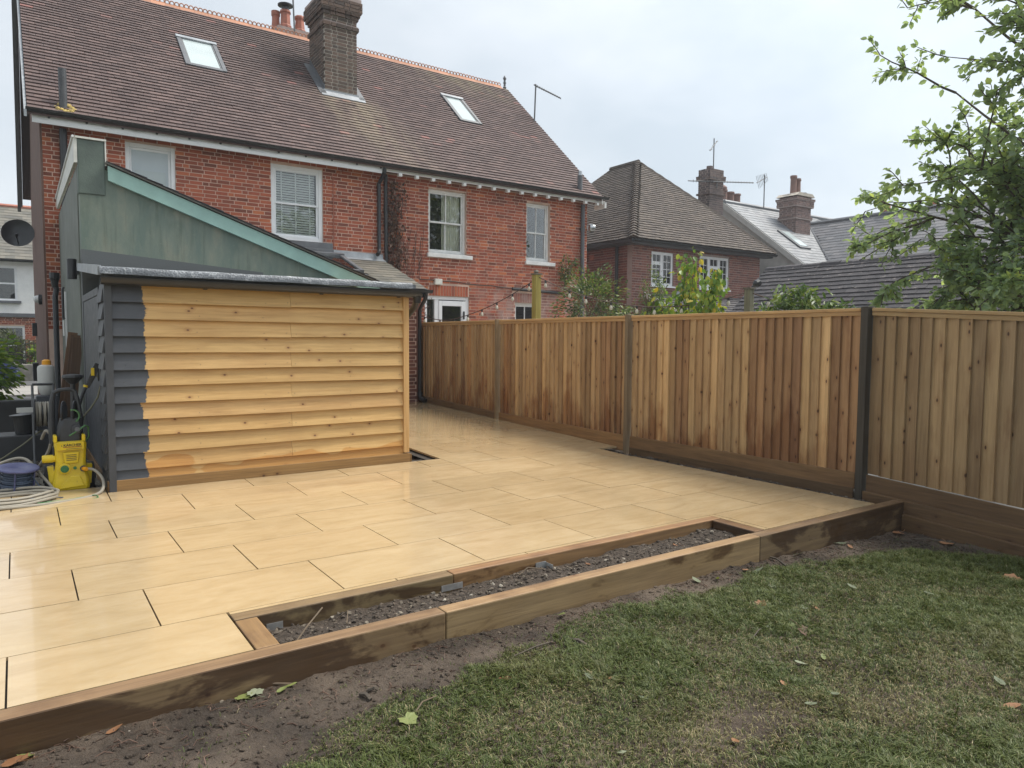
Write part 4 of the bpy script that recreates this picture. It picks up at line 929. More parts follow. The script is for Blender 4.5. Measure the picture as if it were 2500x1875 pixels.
# lead flashing round its foot
fl = MB(); zf = EZ+(CY0-EY)*SU[2]/SU[1]
fl.box(CX0-.04, CX1+.04, CY0-.028, CY0-.012, zf-.06, zf+.09); fl.build('flashing', 'lead', ch)
fl = MB(); s0, s1 = (CY0-.16-EY)/SU[1], (CY0-.01-EY)/SU[1]
fl.add([onroof(CX0-.13, s0, .055), onroof(CX1+.13, s0, .055), onroof(CX1+.13, s1, .055), onroof(CX0-.13, s1, .055), onroof(CX0-.13, s0, .07), onroof(CX1+.13, s0, .07), onroof(CX1+.13, s1, .07), onroof(CX0-.13, s1, .07)], TILE_F); fl.build('flashing', 'lead', ch)
for xa, xb in ((CX0-.16, CX0-.012), (CX1+.012, CX1+.15)):
    fl = MB(); s0, s1 = (CY0-.1-EY)/SU[1], (CY1-EY)/SU[1]
    fl.add([onroof(xa, s0, .055), onroof(xb, s0, .055), onroof(xb, s1, .055), onroof(xa, s1, .055), onroof(xa, s0, .07), onroof(xb, s0, .07), onroof(xb, s1, .07), onroof(xa, s1, .07)], TILE_F); fl.build('flashing', 'dark_lead', ch)
fl = MB()
fl.add([onroof(CX0-.02, (CY0-EY)/SU[1], .03), onroof(CX0-.008, (CY0-EY)/SU[1], .03), onroof(CX0-.008, (CY1-EY)/SU[1], .03), onroof(CX0-.02, (CY1-EY)/SU[1], .03)]+[Vector(onroof(x, (y-EY)/SU[1], .03))+Vector((0, 0, .15)) for x, y in ((CX0-.02, CY0), (CX0-.008, CY0), (CX0-.008, CY1), (CX0-.02, CY1))], TILE_F); fl.build('flashing', 'dark_lead', ch)
# ridge stack behind with clay pots
ch2 = empty('ridge_chimney', (5.75, 17.9, 8.4), house)
MB().box(5.36, 6.30, 17.65, 18.2, 8.2, 8.80).build('stack', 'grey_mortar', ch2)
MB().lathe([(.15, 0), (.15, .05), (.125, .08), (.105, .30), (.13, .33), (.13, .37), (.11, .40)], (5.96, 17.85, 8.80), n=8).build('chimney_pot', 'pot_clay', ch2)
MB().lathe([(.15, 0), (.15, .05), (.125, .08), (.11, .34), (.135, .37), (.12, .42)], (5.60, 17.82, 8.82), n=8).build('chimney_pot', 'pot_clay', ch2)
MB().lathe([(.11, 0), (.09, .2), (.09, .3), (.105, .32), (.105, .42), (.02, .45)], (5.42, 18.0, 8.82), n=10).build('chimney_pot', 'pot_clay', ch2)
MB().lathe([(.09, 0), (.09, .08), (.04, .09), (.03, .1), (.18, .11), (.18, .135), (.02, .19)], (5.60, 17.82, 9.24), n=14).build('cowl', 'black_plastic', ch2)
MB().tube([(5.70, 17.45, 8.55), (5.66, 17.6, 11.0)], .02, 6).build('aerial_mast', 'aerial_metal', ch2)
# dried creeper on the wall by the downpipes
cr = empty('dry_creeper', (6.45, D-.05, 2.9), label='dead brown creeper clinging to the red brick wall beside the downpipes', cat='creeper')
st = MB(); gp = random.Random(9)
for i in range(58):
    x = 6.25+abs(gp.gauss(.12, .17)); z = gp.uniform(2.5, 4.4); pts = []
    for j in range(7): pts.append((x, D-.03-gp.uniform(0, .06), z)); x += gp.gauss(0, .045); z -= gp.uniform(.03, .16)
    st.tube(pts, gp.uniform(.003, .008), 4, False)
for i in range(14):
    x = gp.uniform(6.3, 7.2); z = gp.uniform(2.4, 2.9); pts = []
    for j in range(9): pts.append((x, D-.025, z)); x += gp.gauss(.01, .03); z += gp.uniform(.03, .16)
    st.tube(pts, .004, 4, False)
for i in range(26):
    x = gp.uniform(6.55, 7.15); z = gp.uniform(1.55, 2.2); pts = []
    for j in range(7): pts.append((x, D-.1-gp.uniform(0, .2), z)); x += gp.gauss(0, .06); z += gp.gauss(.03, .08)
    st.tube(pts, .005, 4, False)
st.build('stems', 'dry_vine', cr)
n = 520; z = nr.uniform(2.75, 4.55, n); P = np.stack([6.30+np.abs(nr.normal(.10, .16, n))*(1.1-(z-2.75)*.12), D-.05-nr.uniform(0, .10, n), z], -1)
V, F, rv = leaves(P, nr.normal(0, .6, (n, 3)), .07, 3, 1.1, .9); np_obj('dead_leaves', V, F, rv, 'dead_leaf', cr)

# ================================================================ TV AERIALS, DISH
def yagi(name, base, top, boom, n_el, label, el=.28, dirn=None):
    t = empty(name, base, label=label, cat='aerial')
    MB().tube([base, top], .022, 6).build('mast', 'aerial_metal', t)
    b0, b1 = Vector(boom[0]), Vector(boom[1]); MB().tube([b0, b1], .018, 6).build('boom', 'aerial_metal', t)
    d = (b1-b0).normalized(); e_ = Vector(dirn) if dirn else d.cross(Vector((0, 0, 1))).normalized()
    for i in range(n_el):
        p = b0+(b1-b0)*(.08+.9*i/(n_el-1)); L_ = el*(1-.4*i/n_el)
        MB().tube([p-e_*L_/2, p+e_*L_/2], .008, 5).build('element', 'aerial_metal', t)
    return t
yagi('roof_aerial', (11.72, 15.95, 7.2), (11.76, 15.95, 8.22), ((11.70, 15.95, 8.20), (12.62, 15.95, 8.02)), 12, 'thin television aerial on a mast behind the right end of the tiled roof', .16, (0, .6, .8))
dish = empty('satellite_dish', (.40, 19, 3.5), label='dark satellite dish fixed to the brown side wall of the brick house', cat='satellite dish')
c = Vector((.105, 18.9, 3.56)); ax = Vector((-.15, -1, .25)).normalized(); a1 = ax.orthogonal().normalized(); 
prof = [(.0005, -.05), (.12, -.04), (.22, -.012), (.30, .03)]
MB().lathe([(r_*.98, h_) for r_, h_ in prof]+[(.305, .035), (.30, .018), (.22, -.024), (.12, -.05), (.0006, -.06)], c, ax, 24).build('reflector', 'black_plastic', dish, smooth=True)
MB().tube([c-Vector((0, 0, .22)), c+ax*.3-Vector((0, 0, .12))], .012, 6).build('feed_arm', 'black_plastic', dish)
MB().lathe([(.02, 0), (.035, .03), (.03, .09)], c+ax*.28-Vector((0, 0, .12)), -ax, 10).build('receiver', 'washer_dark', dish)
MB().tube([c-ax*.05, (.25, 19.1, 3.55), (.40, 19.1, 3.55)], .018, 6).build('bracket', 'black_plastic', dish)

# ================================================================ SLATE LEAN-TO ON THE HOUSE
lt = empty('slate_lean_to', (5.3, 12.6, 0), label='low brick lean-to with an old slate roof and glass rooflight against the house', cat='lean-to')
LX0, LX1, LY, LZ0, LZ1 = 4.0, 6.18, 11.62, 2.235, 2.93
lw_ = empty('wall', (5, 11.9, 0), lt)
MB().box(LX0, LX1-.1, 11.9, 12.1, 0, 2.3).build('mortar_backing', 'mortar', lw_)
lay_bricks(lw_, 'plum_brick', bond(LX0, LX1-.1, .1, 2.2, [], .067, .212, seed=8), lambda u, v, n: (u, 11.9-n, v), lambda b: 20-b[1] if b[1] > 5.0 else 1e6, limit=40)
MB().box(LX1-.1, LX1-.02, 11.892, D-.02, 0, 2.3).build('end_wall', 'plum_brick', lt)
LS = math.hypot(13.55-LY, LZ1-LZ0); lsu = (0, (13.55-LY)/LS, (LZ1-LZ0)/LS)
lr = empty('roof', (5.1, LY, LZ0), lt)
def onl(u, s, n=0): return (u, LY+lsu[1]*s-lsu[2]*n, LZ0+lsu[2]*s+lsu[1]*n)
MB().add([onl(LX0, 0, -.06), onl(LX1, 0, -.06), onl(LX1, LS, -.06), onl(LX0, LS, -.06), onl(LX0, 0, 0), onl(LX1, 0, 0), onl(LX1, LS, 0), onl(LX0, LS, 0)], TILE_F).build('roof_deck', 'dark_lead', lr)
lay_tiles(lr, 'old_slate', onl(LX0, 0, .004), (1, 0, 0), lsu, LX1-LX0, LS-.02, .175, .27, .007, lambda u, s: not (LX0+u < 5.22 and s > .72), near, 300, jit=.004, name='slate')
MB().add([onl(LX0, LS-.16, .02), onl(LX1, LS-.16, .02), onl(LX1, LS, .02), onl(LX0, LS, .02)]+[(LX0, D-.03, LZ1+.16), (LX1, D-.03, LZ1+.12), (LX1, D-.012, LZ1+.12), (LX0, D-.012, LZ1+.16)], [(0, 1, 2, 3), (3, 2, 5, 4), (4, 5, 6, 7)]).build('flashing', 'lead', lr)
rl = empty('rooflight', (4.7, 12.8, 2.7), lt)
def lbx(x0, x1, sa, sb, n0, n1): return MB().add([onl(x0, sa, n0), onl(x1, sa, n0), onl(x1, sb, n0), onl(x0, sb, n0), onl(x0, sa, n1), onl(x1, sa, n1), onl(x1, sb, n1), onl(x0, sb, n1)], TILE_F)
lbx(5.15, 5.22, .72, 1.86, 0, .11).build('frame_side', 'dark_lead', rl); lbx(4.1, 4.17, .72, 1.86, 0, .11).build('frame_side', 'dark_lead', rl)
lbx(4.17, 5.15, .72, .80, 0, .10).build('frame_bottom', 'dark_lead', rl); lbx(4.1, 5.24, 1.78, 1.88, 0, .13).build('frame_top', 'dark_lead', rl)
lbx(4.17, 5.15, .80, 1.78, .075, .085).build('pane', 'window_glass', rl); lbx(4.17, 5.15, .80, 1.78, .012, .02).build('blind', 'curtain', rl)
gt = MB().prism(gut_prof(LY-.03, LZ0-.005, .06), LX0, LX1+.06, 'x').build('gutter', 'black_plastic', lt, smooth=True)
MB().box(LX0, LX1, LY+.03, LY+.05, LZ0-.14, LZ0-.03).build('fascia', 'black_plastic', lt)
MB().tube([(6.12, LY-.03, LZ0-.05), (6.12, LY-.02, LZ0-.15), (6.12, 11.84, LZ0-.35), (6.12, 11.84, .33)], .036, 10).build('downpipe', 'black_plastic', lt, smooth=True)
MB().tube([(6.12, 11.84, .36), (6.12, 11.82, .26), (6.16, 11.70, .20)], .05, 10).build('pipe_shoe', 'black_plastic', lt, smooth=True)

# ================================================================ GREEN RENDERED EXTENSION
gx = empty('green_extension', (2.4, 11.2, 0), label='green rendered extension with a sloping mint bargeboard behind the shed', cat='extension')
GY = 9.31; GX0, GX1 = .625, 4.05
vz = lambda x: 3.262-(x-.9)*.3565
MB().prism([(GX0, 0), (GX1, 0), (GX1, vz(GX1)-.07), (.873, vz(.873)-.05), (GX0, 3.28)], GY, GY+.2, 'y').build('gable_wall', 'green_render', gx)
MB().box(GX0-.012, .876, GY-.015, GY+.12, 2.93, 3.525).build('parapet_pier', 'dark_green_render', gx, bevel=.012)
MB().box(GX0-.03, .895, GY-.03, GY+.14, 3.527, 3.548).build('pier_cap', 'cream_trim', gx)
MB().box(.878, .893, GY-.022, GY+.1, 3.26, 3.526).build('pier_edge', 'cream_trim', gx)
MB().box(GX0-.010, GX0+.15, GY+.201, D-.02, 0, 3.27).build('side_wall', 'grey_green_render', gx)
MB().box(GX0+.16, GX0+.19, GY+.3, D-.02, 0, 3.2).build('inner_wall', 'dark_room', gx)
sb = MB(); sb.add([(GX0-.045, GY-.012, 3.262), (GX0-.0125, GY-.012, 3.262), (GX0-.0125, D-.3, 3.33), (GX0-.045, D-.3, 3.33), (GX0-.045, GY-.012, 3.53), (GX0-.0125, GY-.012, 3.53), (GX0-.0125, D-.3, 3.48), (GX0-.045, D-.3, 3.48)], TILE_F); sb.build('side_fascia', 'cream_trim', gx)
MB().tube([(GX0-.05, GY-.03, 3.54), (GX0-.05, D-.28, 3.49)], .014, 6).build('edge_trim', 'white_paint', gx)
bb = MB(); bb.prism([(.90, vz(.90)-.165), (.90, vz(.90)), (GX1+.12, vz(GX1+.12)), (GX1+.12, vz(GX1+.12)-.165)], GY-.055, GY-.01, 'y'); bb.build('bargeboard', 'mint_paint', gx, bevel=.004)
rd_ = MB(); rd_.prism([(.88, vz(.88)+.01), (.88, vz(.88)+.03), (GX1+.16, vz(GX1+.16)+.03), (GX1+.16, vz(GX1+.16)+.01)], GY-.08, 13.2, 'y'); rd_.build('roof', 'old_slate', gx)
vt = MB(); i = 0; xx = .885
while xx < GX1+.14:
    L_ = .24; z0 = vz(xx)+.032; z1 = vz(xx+L_)+.032
    MB().prism([(xx, z0), (xx, z0+.004), (xx+L_, z1+.018), (xx+L_, z1+.010)], GY-.095+gb.uniform(-.01, .008), GY+.25, 'y', gb.random()).build('verge_slate', 'charcoal_tile', gx); xx += .165
wl = empty('wall_light', (.60, GY+.35, 2.0), gx)
MB().lathe([(.05, 0), (.05, .225), (.04, .23)], (.545, GY+.28, 2.005), n=16).build('shade', 'black_plastic', wl, smooth=True)
MB().box(.585, .614, GY+.22, GY+.34, 2.06, 2.18).build('mount', 'black_plastic', wl)
MB().tube([(.50, 12.75, 2.25), (.50, 12.75, 2.16), (.52, 12.78, 2.05), (.50, 12.75, 1.95), (.50, 12.75, .0)], .038, 10).build('downpipe', 'black_plastic', gx, smooth=True)
MB().lathe([(.038, -.12), (.055, -.02), (.07, .02), (.07, .10)], (.50, 12.75, 2.20), n=10).build('hopper', 'black_plastic', gx)
MB().box(.595, .614, 12.2, 12.3, .2, 2.0).build('door_frame', 'white_paint', gx)
MB().tube([(.575, 12.0, 2.05), (.56, 12.0, 2.02), (.56, 12.0, 1.62), (.575, 12.0, 1.60)], .016, 6).build('handle', 'black_plastic', gx)
MB().tube([(.56, 11.95, 1.58), (.56, 11.95, 1.36)], .013, 6).build('handle', 'white_paint', gx)

# ================================================================ HIP ROOFED HOUSE ON THE RIGHT
hip = empty('hipped_house', (18, 19, -.3), label='red brick house with a brown hipped tile roof beyond the fence', cat='house')
NX0, NX1, NY = 15.01, 21.0, 15.5; ex0, ex1, ey, ez = 14.70, 21.38, 15.15, 4.27; ax_, ay_, az_ = 18.04, 18.44, 7.50; by_ = 19.8
W1, W2 = (15.8, 16.77, 3.0, 4.02), (17.95, 19.4, 3.0, 4.04)
hw = empty('wall', (18, NY, -.3), hip)
m = MB(); holes(m, NX0, NX1, -.5, 4.2, [W1, W2], lambda q, a, b, c, d: q.box(a, b, NY, NY+.2, c, d)); m.build('mortar_backing', 'grey_mortar', hw)
lay_bricks(hw, 'plum_brick', bond(NX0, NX1, 1.55, 4.2, [W1, W2], .075, .225, seed=4), lambda u, v, n: (u, NY-n, v), lambda b: near(((b[0]+b[1])/2, NY, b[2])) if b[2] > 1.8 else 1e6, seed=8)
MB().box(NX0-.0, NX0+.2, NY+.205, 23, -.5, 4.2).build('side_backing', 'grey_mortar', hw)
m = MB(); g3 = random.Random(2)
for (s, e, c, d) in bond(NY+.21, 19, 1.55, 4.2, [], .075, .225, seed=5):
    o = [(NX0, s, c), (NX0, e, c), (NX0, e, d), (NX0, s, d), (NX0-.009, s, c), (NX0-.009, e, c), (NX0-.009, e, d), (NX0-.009, s, d)]
    m.add(o, [(7, 6, 5, 4), (0, 4, 5, 1), (1, 5, 6, 2), (2, 6, 7, 3), (3, 7, 4, 0)], g3.random())
m.build('side_brickwork', 'plum_brick', hw, kind='stuff')
MB().box(NX1-.2, NX1, NY+.205, 23, -.5, 4.2).build('end_wall', 'plum_brick', hip)
def casement(parent, x0, x1, z0, z1, y, lights):
    w_ = empty('window', ((x0+x1)/2, y, z0), parent); fr = .055
    f = MB(); f.box(x0, x0+fr, y, y+.08, z0, z1).box(x1-fr, x1, y, y+.08, z0, z1).box(x0+fr, x1-fr, y, y+.08, z1-fr, z1).box(x0+fr, x1-fr, y, y+.08, z0, z0+fr)
    n_ = len(lights); st_ = (x1-x0)/n_
    for i in range(1, n_): f.box(x0+st_*i-.03, x0+st_*i+.03, y+.002, y+.078, z0+fr, z1-fr)
    f.build('frame', 'white_upvc', w_, bevel=.006)
    for i, top in enumerate(lights):
        a, b = x0+st_*i+(.03 if i else fr), x0+st_*(i+1)-(.03 if i < n_-1 else fr); segs = [(z0+fr, z1-fr)]
        if top: zt = z1-.34; segs = [(z0+fr, zt-.02), (zt+.02, z1-fr)]; MB().box(a, b, y+.004, y+.07, zt-.02, zt+.02).build('transom', 'white_upvc', w_)
        for (c, d) in segs:
            s_ = MB(); t = .03
            s_.box(a, a+t, y-.012, y+.03, c, d).box(b-t, b, y-.012, y+.03, c, d).box(a+t, b-t, y-.012, y+.03, c, c+t).box(a+t, b-t, y-.012, y+.03, d-t, d)
            s_.build('casement', 'white_upvc', w_)
            MB().box(a+t, b-t, y+.012, y+.018, c+t, d-t).build('pane', 'window_glass', w_)
            bar = MB(); bar.box((a+b)/2-.008, (a+b)/2+.008, y+.004, y+.010, c+t, d-t); k_ = 3 if d-c > .5 else 1
            for j in range(1, k_+1):
                if k_ > 1: zz = c+(d-c)*j/(k_+1); bar.box(a+t, b-t, y+.0045, y+.0105, zz-.008, zz+.008)
            bar.build('glazing_bar', 'white_upvc', w_)
    MB().box(x0, x1, y+.4, y+.42, z0, z1).build('room_shade', 'dark_room', w_)
    n2 = 40; vs = []
    for j in range(n2+1): xx = x0+.06+(x1-x0-.12)*j/n2; d_ = .02*math.sin(j*1.3); vs += [(xx, y+.2+d_, z0+.05), (xx, y+.2+d_, z1-.05)]
    MB().add(vs, [(2*j, 2*j+2, 2*j+3, 2*j+1) for j in range(n2)]).build('net_curtain', 'net', w_)
    MB().box(x0-.03, x1+.05, y-.10, y+.0, z0-.05, z0-.003).build('sill', 'white_upvc', w_)
casement(hip, *W1, NY+.04, [True, False]); casement(hip, *W2, NY+.04, [False, True, False])
hr = empty('roof', (18, ey, ez), hip)
hb = MB(); hb.add([(ex0, ey, ez-.02), (ex1, ey, ez-.02), (ax_, ay_, az_-.03), (ax_, by_, az_-.03), (ex0, 23.1, ez-.02), (ex1, 23.1, ez-.02)], [(0, 1, 2), (0, 2, 3, 4), (1, 5, 3, 2), (4, 3, 5)]); hb.build('roof_deck', 'brown_tile', hr)
fl_ = math.hypot(ay_-ey, az_-ez); su = ((0, (ay_-ey)/fl_, (az_-ez)/fl_))
lay_tiles(hr, 'brown_tile', (ex0, ey-.02, ez+.01), (1, 0, 0), su, ex1-ex0, fl_-.03, .125, .18, .024, lambda u, s: (ax_-ex0)*s/fl_-.02 < u < (ex1-ex0)-(ex1-ax_)*s/fl_+.02, near, 300, seed=12, restname='tiles', jit=.006)
sl2 = math.hypot(ax_-ex0, az_-ez); su2 = ((ax_-ex0)/sl2, 0, (az_-ez)/sl2)
lay_tiles(hr, 'brown_tile', (ex0-.01, 23.1, ez+.01), (0, -1, 0), su2, 23.1-ey, sl2-.03, .125, .18, .024, lambda u, s: (23.1-by_)*s/sl2-.02 < u < (23.1-ey)-(ay_-ey)*s/sl2+.02, near, 0, seed=13, restname='tiles', jit=.006)
bn = MB(); c0, c1 = Vector((ex0, ey, ez+.02)), Vector((ax_, ay_, az_+.02)); n_ = 35
for i in range(n_):
    p = c0+(c1-c0)*(i/n_); q = c0+(c1-c0)*((i+1.5)/n_); d_ = (q-p).normalized(); a_ = d_.cross(Vector((0, 0, 1))).normalized(); b_ = a_.cross(d_)
    vs = []
    for (pp, rr, hh) in ((p, .17, .045), (q, .10, -.005)):
        for t in (-1, -.5, 0, .5, 1): vs.append(pp+a_*rr*t+b_*(hh+.055*(1-t*t)-.03*abs(t)))
    bn.add(vs, [(j, j+1, j+6, j+5) for j in range(4)]+[(4, 3, 2, 1, 0)], g3.random())
bn.build('bonnet_tiles', 'brown_tile', hr, kind='stuff')
MB().tube([(ax_, ay_-.05, az_+.03), (ax_, by_, az_+.03)], .10, 8).build('ridge_capping', 'brown_tile', hr)
m = MB(); c0, c1 = Vector((ex1, ey, ez+.03)), Vector((ax_, ay_, az_+.03)); m.tube([c0+(c1-c0)*i/30+Vector((0, 0, .015*(i % 2))) for i in range(31)], .075, 6); m.build('hip_capping', 'brown_tile', hr)
MB().prism(gut_prof(ey-.02, ez-.01, .07), ex0, ex1, 'x').build('gutter', 'black_plastic', hip)
MB().box(ex0+.05, ex1-.05, ey+.06, NY+.02, ez-.12, ez-.06).box(ex0+.05, NX0+.02, NY+.02, 22, ez-.12, ez-.06).build('soffit', 'dark_lead', hip)
MB().prism([(ex0-.06, ez-.10), (ex0+.04, ez-.10), (ex0+.04, ez-.0), (ex0-.06, ez-.0)], ey, 22, 'y').build('side_gutter', 'black_plastic', hip)
MB().tube([(14.94, 16.1, 4.2), (14.94, 16.1, .5)], .05, 8).build('downpipe', 'black_plastic', hip)
MB().box(14.985, 14.998, 17.2, 17.4, 3.85, 4.0).build('air_brick', 'pot_clay', hip)
nc = empty('chimney', (20.3, 17.2, 5), hip)
def stack(par, x0, x1, y0, y1, z0, z1, mat, bands, mort='grey_mortar', seed=1):
    MB().box(x0, x1, y0, y1, z0, z1).build('stack', mort, par); gg = random.Random(seed); m = MB()
    def ringb(za, zb, out, row):
        for (a0, a1, f) in ((x0-out, x1+out, 0), (y0-out, y1+out, 1)):
            u = a0-(.12 if row % 2 else .05)
            while u < a1:
                s, e = max(u, a0), min(u+.213, a1); u += .225
                if e-s < .03: continue
                if f == 0: m.box(s, e, y0-out-.008, y0+.02, za, zb, gg.random())
                else: m.box(x0-out-.008, x0+.02, s+.02, e, za, zb, gg.random())
    z = z0; row = 0
    while z < z1-.01:
        o = 0
        for (a, b, oo) in bands:
            if a <= z < b: o = oo
        ringb(z, z+.063, o, row); z += .075; row += 1
    m.build('brickwork', mat, par, kind='stuff')
    for (a, b, oo) in bands: MB().box(x0-oo+.004, x1+oo-.004, y0-oo+.004, y1+oo-.004, a, b-.012).build('band', mort, par)
stack(nc, 20.12, 20.85, 17.0, 17.5, 4.9, 7.33, 'grey_brick', [(6.47, 6.55, .05), (6.98, 7.13, .06)], seed=3)
MB().lathe([(.12, 0), (.11, .18)], (20.4, 17.25, 7.32), n=10).build('chimney_pot', 'grey_brick', nc)
t = yagi('chimney_aerial', (20.6, 17.25, 7.32), (20.6, 17.25, 8.5), ((20.1, 17.0, 7.95), (20.95, 17.4, 8.5)), 3, 'dark television aerial on the brown hipped house chimney', .12)
t2 = yagi('long_aerial', (20.45, 16.95, 6.7), (20.45, 16.95, 6.95), ((19.35, 17.3, 6.87), (21.75, 16.4, 6.95)), 22, 'long horizontal television aerial strapped across the brown hipped house chimney', .10, (0, 0, 1))
# porch roof in front of it
pr = empty('tiled_porch', (17.5, 14.3, 0), label='low tiled porch roof below the windows of the hipped house', cat='porch')
pl = math.hypot(2.4, 1.0)
MB().prism([(13.1, 1.72), (15.48, 2.72), (15.48, 2.66), (13.1, 1.66)], 15.55, 20.8, 'x').build('roof_deck', 'charcoal_tile', pr)
lay_tiles(pr, 'charcoal_tile', (15.55, 13.08, 1.735), (1, 0, 0), (0, 2.4/pl, 1.0/pl), 5.2, pl-.02, .2, .25, .02, None, near, 300, seed=15, name='tile')
MB().prism([(13.1, 1.60), (15.48, 2.62), (15.48, 2.78), (13.1, 1.76)], 15.49, 15.545, 'x').build('bargeboard', 'white_paint', pr)
MB().box(15.6, 20.7, 13.3, 15.45, -.5, 1.7).build('wall', 'plum_brick', pr)
MB().box(16.9, 17.9, NY-.02, NY-.012, 2.72, 2.86).build('flashing', 'lead', pr)

# ================================================================ GARAGE WITH DARK TILED ROOF
ga = empty('tiled_garage', (14, 6, -.3), label='long outbuilding with dark mossy tiled roof just behind the fence', cat='outbuilding')
gX0, gX1, gz0, gz1, gy0, gy1 = 12.05, 14.0, 1.30, 2.94, 10.14, .8
gl = math.hypot(gX1-gX0, gz1-gz0); gs = ((gX1-gX0)/gl, 0, (gz1-gz0)/gl)
gr = empty('roof', (gX0, 6, gz0), ga)
MB().prism([(gX0, gz0), (gX1, gz1), (2*gX1-gX0, gz0), (2*gX1-gX0, gz0-.05), (gX1, gz1-.05), (gX0, gz0-.05)], gy1, gy0, 'y').build('roof_deck', 'charcoal_tile', gr)
lay_tiles(gr, 'charcoal_tile', (gX0-.02, gy0, gz0+.012), (0, -1, 0), gs, gy0-gy1, gl-.02, .135, .25, .017, None, near, 300, seed=17, jit=.006)
for i in range(21):
    y = gy0-.23-.445*i
    m = MB(); m.prism([(-.13, -.10), (-.07, .0), (0, .035), (.07, .0), (.13, -.10), (0, -.02)], -.215, .215, 'y', rng.random())
    link('ridge_tile', m.mesh('ridge_tile'), 'charcoal_tile', (gX1, y, gz1+.035+rng.uniform(-.008, .008)), gr)
MB().prism([(gX0+.12, -.5), (2*gX1-gX0-.12, -.5), (2*gX1-gX0-.12, gz0), (gX1, gz1-.1), (gX0+.12, gz0)], gy1+.1, gy0-.12, 'y').build('wall', 'plum_brick', ga)

# ================================================================ GREY GABLED HOUSE WITH SLATE ROOFS
gh = empty('slate_house', (26, 17, -.3), label='grey rendered house with pale slate roofs and big brick chimney', cat='house')
X0, Yr, Zr, slp = 22.0, 17.8, 6.48, .75
Ye = 13.9; Ze = Zr-slp*(Yr-Ye)
MB().prism([(Ye+.3, -.5), (2*Yr-Ye, -.5), (2*Yr-Ye, Ze), (Yr, Zr-.12), (Ye+.3, Ze+.12)], X0+.02, X0+.22, 'x').build('gable_wall', 'grey_render', gh)
MB().box(X0+.25, 33, Ye+.3, Ye+.5, -.5, Ze).build('front_wall', 'grey_render', gh)
sr = empty('roof', (26, Ye, Ze), gh)
MB().prism([(Ye, Ze), (Yr, Zr), (2*Yr-Ye, Ze), (2*Yr-Ye, Ze-.06), (Yr, Zr-.06), (Ye, Ze-.06)], X0-.1, 33, 'x').build('roof_deck', 'grey_slate', sr)
sll = math.hypot(Yr-Ye, Zr-Ze); ss = (0, (Yr-Ye)/sll, (Zr-Ze)/sll)
lay_tiles(sr, 'grey_slate', (X0-.12, Ye, Ze+.012), (1, 0, 0), ss, 5.9, sll-.02, .21, .30, .010, lambda u, s: True, near, 0, seed=19, restname='slates')
MB().prism([(Ye-.02, Ze-.22), (Yr, Zr-.22), (Yr, Zr+.0), (Ye-.02, Ze+.0)], X0-.16, X0-.11, 'x').build('bargeboard', 'grey_render', gh)
MB().tube([(X0-.1, Yr, Zr+.03), (33, Yr, Zr+.03)], .09, 6).build('ridge_capping', 'grey_slate', sr)
wx, wz = 26.2, 5.95; wy0, wy1 = 17.1, 8.8; wex, wez = 22.95, 5.95-.717*(26.2-22.95)
wr = empty('wing_roof', (24, 14, 4), gh)
MB().prism([(wex, wez), (wx, wz), (2*wx-wex, wez), (2*wx-wex, wez-.06), (wx, wz-.06), (wex, wez-.06)], wy1, 16.6, 'y').build('roof_deck', 'dark_slate', wr)
wl_ = math.hypot(wx-wex, wz-wez); ws = ((wx-wex)/wl_, 0, (wz-wez)/wl_)
def clipw(u, s):
    y = 17.1-u; z = wez+s*ws[2]
    return z > Zr-slp*(Yr-y)-.02
lay_tiles(wr, 'dark_slate', (wex-.02, 17.1, wez+.012), (0, -1, 0), ws, 17.1-wy1, wl_-.02, .21, .30, .010, clipw, near, 0, seed=20, restname='slates')
MB().tube([(wx, 17.1, wz+.03), (wx, wy1, wz+.03)], .10, 6).build('ridge_capping', 'dark_lead', wr)
MB().tube([(23.3, 14.2, 3.87), (26.2, 17.1, 5.97)], .045, 6).build('valley', 'dark_lead', wr)
MB().prism([(wex+.2, -.5), (2*wx-wex-.2, -.5), (2*wx-wex-.2, wez), (wx, wz-.1), (wex+.2, wez)], wy1+.1, 16.4, 'y').build('wing_wall', 'cream_trim', gh)
gc = empty('chimney', (24.8, 16.5, 5), gh)
stack(gc, 24.15, 25.10, 16.3, 17.0, 5.0, 6.85, 'mauve_brick', [(5.92, 6.01, .05), (6.38, 6.62, .08), (6.62, 6.70, .11)], seed=6)
MB().prism([(24.05, 6.78), (25.20, 6.78), (25.05, 6.90), (24.2, 6.90)], 16.2, 17.1, 'y').build('cap', 'pale_mortar', gc)
for (x, h_) in ((24.40, .70), (24.66, .62)): MB().lathe([(.12, 0), (.11, h_-.1), (.135, h_-.08), (.125, h_)], (x, 16.6, 6.88), n=12).build('chimney_pot', 'old_pot', gc, smooth=True)
MB().lathe([(.12, 0), (.12, .06), (.19, .08), (.19, .11), (.05, .14)], (24.95, 16.6, 6.88), n=12).build('cowl', 'dark_lead', gc)
pots = empty('rear_chimney', (23.4, 19.0, 6.2), gh)
MB().box(22.9, 24.3, 18.7, 19.3, 5.4, 6.6).build('stack', 'grey_brick', pots)
for (x, h_) in ((23.2, .62), (23.62, .58), (24.02, .55)): MB().lathe([(.15, 0), (.14, h_), (.17, h_+.01), (.16, h_+.07)], (x, 18.9, 6.6), n=12).build('chimney_pot', 'old_pot', pots, smooth=True)
MB().lathe([(.10, -.06), (.17, 0), (.17, .08), (.08, .16)], (23.15, 18.9, 7.30), n=12).build('cowl', 'old_pot', pots)
yagi('ridge_aerial', (24.0, 17.6, 6.5), (24.0, 17.6, 7.75), ((23.4, 17.5, 7.35), (24.3, 17.7, 7.72)), 8, 'television aerial on the slate ridge beside the big brick chimney', .5, (0, .3, 1))
rl = empty('rooflight', (23.2, 15.6, 4.9), gh)
